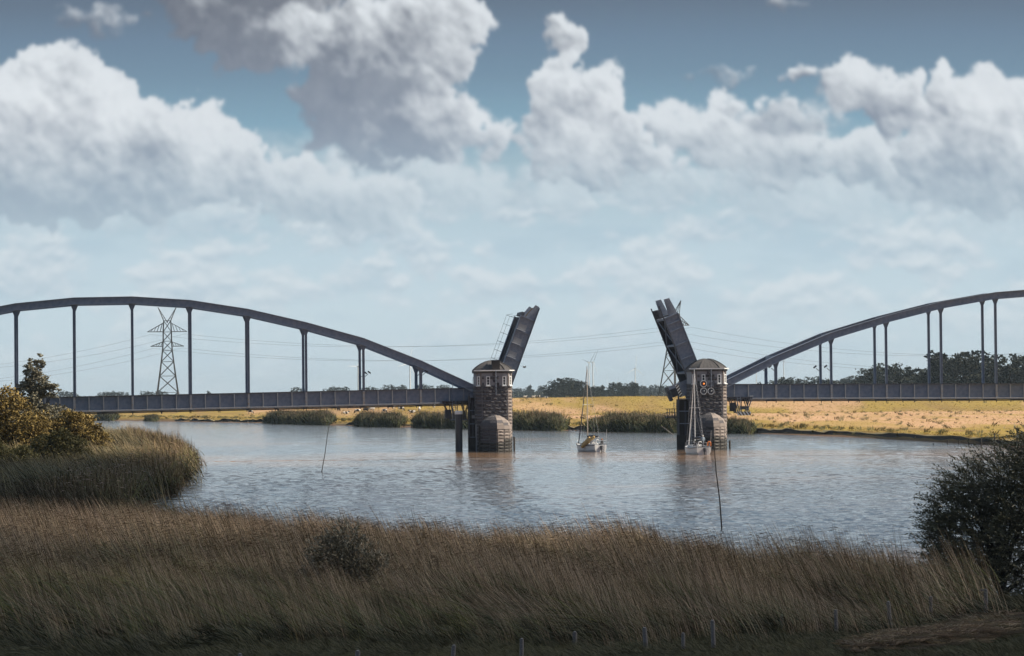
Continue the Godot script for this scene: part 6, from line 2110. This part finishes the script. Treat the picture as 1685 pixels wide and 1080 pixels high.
	for i in 14:
		var a := r2.randf_range(-0.7, 0.7)
		var o := Vector3(r2.randf_range(-0.2, 0.2), r2.randf_range(0, 0.1), r2.randf_range(-0.2, 0.2))
		var e := o + Vector3(cos(a), r2.randf_range(-0.1, 0.22), sin(a)) * r2.randf_range(0.3, 0.7)
		stem.tint = Color(.22, .16, .105) * r2.randf_range(0.6, 1.3)
		stem.bar(o, e, 0.012, 0.012)
	scatter("straw", stem.done(), M.grass, s, 0.5, 1.0, 6, "flattened pale straw heaped in the grass below the willow", "straw", null, 3.1)
	# stones on the far shore between the reed clumps
	var st := Builder.new()
	var rk := []
	for i in 3:
		st = Builder.new()
		var r3 := RandomNumberGenerator.new()
		r3.seed = 40 + i
		var rings := []
		for a in 4:
			var ring := []
			for j in 7:
				var th := PI * (a + 0.6) / 4.4; var ph := TAU * j / 7.0
				ring.append(Vector3(sin(th) * cos(ph), cos(th) * 0.7, sin(th) * sin(ph)) * r3.randf_range(0.75, 1.1))
			rings.append(ring)
		for a in 3:
			for j in 7: st.quad(rings[a][j], rings[a][(j + 1) % 7], rings[a + 1][(j + 1) % 7], rings[a + 1][j], rings[a][j] + rings[a + 1][j])
		for j in range(1, 6): st.facet(rings[0][0], rings[0][j], rings[0][j + 1], Vector3.UP)
		rk.append(st.done())
	for i in 34:
		var px := lerpf(936.0, 1004.0, (i + r.randf()) / 34.0)
		var p := on_level(px, 707.0 + r.randf() * 4.0, 0.0)
		p.z = -(north_shore(p.x) + r.randf_range(-1.5, 5.0))
		p.y = maxf(-0.05, land_height(p.x, -p.z))
		tag(put("shore_stone", rk[i % 3], M.stone, null, Transform3D(Basis(Vector3.UP, r.randf() * TAU).scaled(Vector3.ONE * r.randf_range(0.22, 0.5)), p)), "%s stone %s at the waterline behind the tan sailed boat" % [["small pale", "grey", "flat tan", "rounded"][i % 4], ["nearest the thick clump", "in the loose heap", "half sunk", "beside the short clump"][mini(3, i / 9)]], "stone", "stones at the far waterline")
	# a bird over the channel
	var bd := Builder.new()
	bd.tube([Vector3(-0.3, 0, 0), Vector3(0, 0.03, 0), Vector3(0.25, 0, 0)], [0.02, 0.1, 0.03], 6)
	for sgn in [-1.0, 1.0]:
		bd.quad(Vector3(0.12, 0.03, 0), Vector3(-0.1, 0.03, 0), Vector3(-0.12, 0.22, 0.4 * sgn), Vector3(0.06, 0.24, 0.4 * sgn), Vector3.UP)
		bd.quad(Vector3(0.06, 0.24, 0.4 * sgn), Vector3(-0.12, 0.22, 0.4 * sgn), Vector3(-0.2, 0.12, 0.8 * sgn), Vector3(-0.16, 0.13, 0.8 * sgn), Vector3.UP)
	tag(put("bird", bd.done(), M.dark_wood, null, Transform3D(Basis(Vector3.UP, 0.5), at(863, 605, 460))), "small dark bird flying over the channel beside the chimneyed tower", "bird")

func build_boats() -> void:
	M.navy = plain(.02, .022, .035, 0.6)
	M.steel_bright = plain(.5, .5, .52, 0.35, 0.7)
	M.spar = plain(.62, .64, .66, 0.35)
	M.spar_wood = surface(grain(41, 0.02, 3, [[0.0, .48, .40, .33], [1.0, .62, .54, .46]]), 0.5, 0.4)
	M.tan_cloth = surface(grain(42, 0.03, 4, [[0.0, .30, .19, .07], [0.6, .5, .34, .14], [1.0, .6, .45, .22]]), 1.5, 0.8)
	M.orange = plain(.6, .18, .03, 0.6)
	M.cloth = plain(1, 1, 1, 0.85)
	M.cloth.vertex_color_use_as_albedo = true
	var p := on_level(971, 743.3, 0.0)
	var t1 := PI * 0.5 + 0.42
	sailboat("sailing boat with a tan sail lashed on its boom, in midstream between the towers", p, t1, 7.6, 2.5, 12.1, true)
	var B1 := func(v: Vector3) -> Vector3: return p + Basis(Vector3.UP, t1) * v
	person("person in dark jacket and orange hat seated at the tan sailed boat's stern", B1.call(Vector3(-2.9, 0.5, 0.55)), t1 + 0.4, true, Color(.03, .03, .035), Color(.05, .055, .075), Color(.2, .12, .06), Color(.55, .2, .05))
	person("person in white seated in the cockpit of the tan sailed boat", B1.call(Vector3(-1.6, 0.5, -0.5)), t1 - 0.6, true, Color(.5, .5, .5), Color(.06, .07, .1), Color(.1, .07, .05), Color(.1, .07, .05))
	var p2 := on_level(1146.5, 747.5, 0.0)
	var t2 := PI * 0.5 + 0.2
	sailboat("white sailing boat with bare mast close under the signal tower", p2, t2, 8.4, 2.7, 11.3, false)
	var B2 := func(v: Vector3) -> Vector3: return p2 + Basis(Vector3.UP, t2) * v
	person("person in blue grey jacket standing in the cockpit by the signal tower", B2.call(Vector3(-2.5, 0.8, 0.25)), t2, false, Color(.22, .29, .36), Color(.025, .025, .032), Color(.5, .48, .45), Color(.5, .48, .45))
	person("person in dark clothes seated ahead of the standing helmsman", B2.call(Vector3(-1.2, 0.45, -0.45)), t2 + 0.3, true, Color(.03, .03, .04), Color(.03, .03, .035), Color(.15, .1, .07), Color(.15, .1, .07))
	for b in [["orange life jacket slung on the stern rail of the boat by the signal tower", Vector3(-3.75, 1.35, 0.75)]]:
		var m := Builder.new()
		m.bar(Vector3(0, -0.25, -0.2), Vector3(0, 0.25, -0.2), 0.2, 0.16)
		m.bar(Vector3(0, -0.25, 0.2), Vector3(0, 0.25, 0.2), 0.2, 0.16)
		m.tube([Vector3(0, 0.2, -0.2), Vector3(0, 0.36, 0), Vector3(0, 0.2, 0.2)], [0.09], 7)
		tag(put("life_jacket", m.done(), M.orange, null, Transform3D(Basis(Vector3.UP, t2), B2.call(b[1]))), b[0], "life jacket")

func build_turbines() -> void:
	M.turbine = plain(.72, .74, .76, 0.5)
	var face := 0.4
	turbine("blue grey turbine behind the floodlit twin hangers, one blade raised", 589.0, 603.4, 5200, 27, PI * 0.5 + 0.9, 0.55)
	turbine("turbine whose head shows under the sloping arch near the last hangers", 674.4, 598.7, 5200, 30, PI * 0.5 + 0.9, 0.35)
	turbine("larger turbine of the pair just east of the tan boat's mast", 975.4, 596.4, 5400, 25, 0.6, 2.65)
	turbine("second turbine of the pair, close beside the tan boat's mast", 969.2, 597.0, 5800, 24, 0.6, 2.85)
	turbine("white turbine standing alone above the eastern row of trees", 1045.2, 606.7, 5200, 22, -PI * 0.5 + 0.6, -0.1)
	turbine("small pale turbine over the row of trees with a wide spread rotor", 1016.7, 625.4, 9000, 9, -PI * 0.5 + 0.2, 0.9)
	turbine("faint small turbine above the gap in the trees east of the mast", 999.0, 622.0, 9500, 8, 0.7, 0.1)
	turbine("faint small turbine low beside the pair east of the mast", 978.5, 627.0, 9500, 7, 0.7, 0.3)
	turbine("faint small turbine just east of the white turbine", 1058.5, 627.0, 9500, 7, 0.9, 0.2)
	turbine("faint small turbine low before the ribbed leaf", 1082.6, 627.5, 9500, 7, 0.4, 1.2)
	turbine("turbine half hidden by the arch above the signal tower's platform", 1244.5, 600.0, 5400, 17, 0.8, 0.05)
	turbine("broad towered turbine hidden behind the arch east of the first hangers", 1289.6, 586.0, 5000, 20, 0.8, 0.8)

func _ready() -> void:
	rng.seed = 1234
	# camera
	var cam := Camera3D.new()
	cam.name = "camera"
	eye_basis = Basis.from_euler(Vector3(atan(108.0 / LENS), 0, 0)) * Basis(Vector3.BACK, deg_to_rad(-0.55))
	cam.transform = Transform3D(eye_basis, Vector3(0, EYE, 0))
	cam.fov = rad_to_deg(2.0 * atan(540.0 / LENS))
	cam.near = 0.5
	cam.far = 24000.0
	add_child(cam)
	# sky, air, exposure
	var env := Environment.new()
	env.background_mode = Environment.BG_SKY
	env.sky = make_sky()
	env.sky_rotation = sky_turn()
	env.background_energy_multiplier = 1.0
	env.tonemap_mode = Environment.TONE_MAPPER_LINEAR
	env.tonemap_exposure = EXPOSURE
	env.sdfgi_enabled = true
	env.ssao_enabled = true
	env.ssil_enabled = true
	env.fog_enabled = true
	env.fog_density = 0.00005
	env.fog_light_color = Color(0.80, 0.88, 0.94)
	env.volumetric_fog_enabled = true
	env.volumetric_fog_density = 0.0
	var we := WorldEnvironment.new()
	we.name = "environment"
	we.environment = env
	add_child(we)
	# sun: from the east, nearly along the bridge, a little to this side of it
	var sun := DirectionalLight3D.new()
	sun.name = "sun"
	var el := deg_to_rad(41.0)
	var side := ALONG.rotated(Vector3.UP, deg_to_rad(-4.0))
	var to_sun := side * cos(el) + Vector3.UP * sin(el)
	sun.basis = Basis.looking_at(-to_sun, Vector3.UP)
	sun.light_energy = 1.6
	sun.light_color = Color(1.0, 0.945, 0.86)
	sun.light_angular_distance = 0.5
	sun.shadow_enabled = true
	sun.sky_mode = DirectionalLight3D.SKY_MODE_LIGHT_ONLY
	add_child(sun)

	make_materials()
	M.brick_dark = surface(grain(18, 0.05, 4, [[0.0, .03, .028, .03], [0.6, .055, .05, .05], [1.0, .085, .075, .07]]), 1.2, 0.9)
	M.pile = surface(grain(19, 0.02, 5, [[0.0, .035, .037, .045], [0.6, .06, .062, .07], [1.0, .085, .08, .08]]), 0.5, 0.35)
	M.signal_on = plain(.8, .3, .05, 0.3)
	M.signal_on.emission_enabled = true
	M.signal_on.emission = Color(1.0, 0.5, 0.15)
	M.signal_on.emission_energy_multiplier = 0.9
	M.signal_off = plain(.25, .27, .3, 0.2)

	build_land()
	build_bank_edge()
	build_water()
	build_bridge()
	build_near_growth()
	M.clump_mesh = tuft(20, 7, 26, 0.42, 0.16, 0.075, [Color(.12, .10, .05), Color(.09, .08, .045)], [Color(.085, .095, .035), Color(.065, .075, .03), Color(.11, .115, .042), Color(.05, .058, .028)])
	reed_clump("dark green reed clump, westernmost, partly behind the headland bush", 166, 190, 692, 2.7, 14, 401, 0.9)
	reed_clump("small low reed clump below the pylon", 244, 262, 693, 1.9, 9, 402, 0.9)
	reed_clump("long double reed clump under the girder behind the leaning withy", 424, 545, 699, 2.9, 16, 403, 1.0)
	reed_clump("rounded reed clump under the girder before the cattle", 590, 658, 702, 2.9, 14, 404, 1.0)
	reed_clump("reed clump behind the round mooring pile", 688, 778, 705, 2.9, 14, 405, 1.0)
	reed_clump("thick green reed clump on the channel beside the chimneyed tower", 838, 920, 707, 3.1, 22, 406, 1.15)
	reed_clump("short reed clump just east of the tan boat's mast", 972, 1006, 709, 2.6, 14, 407, 1.1)
	reed_clump("long dark reed clump ending at the gangway", 1004, 1118, 711, 3.0, 20, 408, 1.1)
	reed_clump("ragged reed clump behind the striped platform", 1196, 1236, 713, 2.6, 8, 409, 1.0)
	build_power_line()
	build_turbines()
	build_trees()
	build_boats()
	build_cattle()
	build_small()
	# unseen cloud puffs added towards the sun, shaped to shade near bank and headland
	var haze := FogMaterial.new()
	haze.albedo = Color(0.97, 0.98, 1.0)
	haze.density = 0.021
	var home := Vector3(0, 0.5, -91) + to_sun * 620.0
	for q in [[Vector3(0, 0, 0), Vector3(150, 90, 92)], [Vector3(-60, 14, 14), Vector3(120, 80, 76)], [Vector3(64, -8, 22), Vector3(120, 72, 70)], [Vector3(10, 30, 40), Vector3(130, 90, 80)], [Vector3(-52, 10, -128), Vector3(120, 74, 110)], [Vector3(-84, 0, -170), Vector3(100, 66, 90)], [Vector3(-20, -6, -110), Vector3(90, 60, 80)], [Vector3(-42, 4, -56), Vector3(70, 60, 80)], [Vector3(-72, 4, -208), Vector3(120, 80, 100)], [Vector3(-58, 6, -150), Vector3(120, 80, 110)]]:
		var f := FogVolume.new()
		f.name = numbered("cloud")
		f.shape = RenderingServer.FOG_VOLUME_SHAPE_ELLIPSOID
		f.size = q[1]
		f.material = haze
		add_child(f, true)
		f.position = home + q[0]
		f.set_meta("kind", "structure")
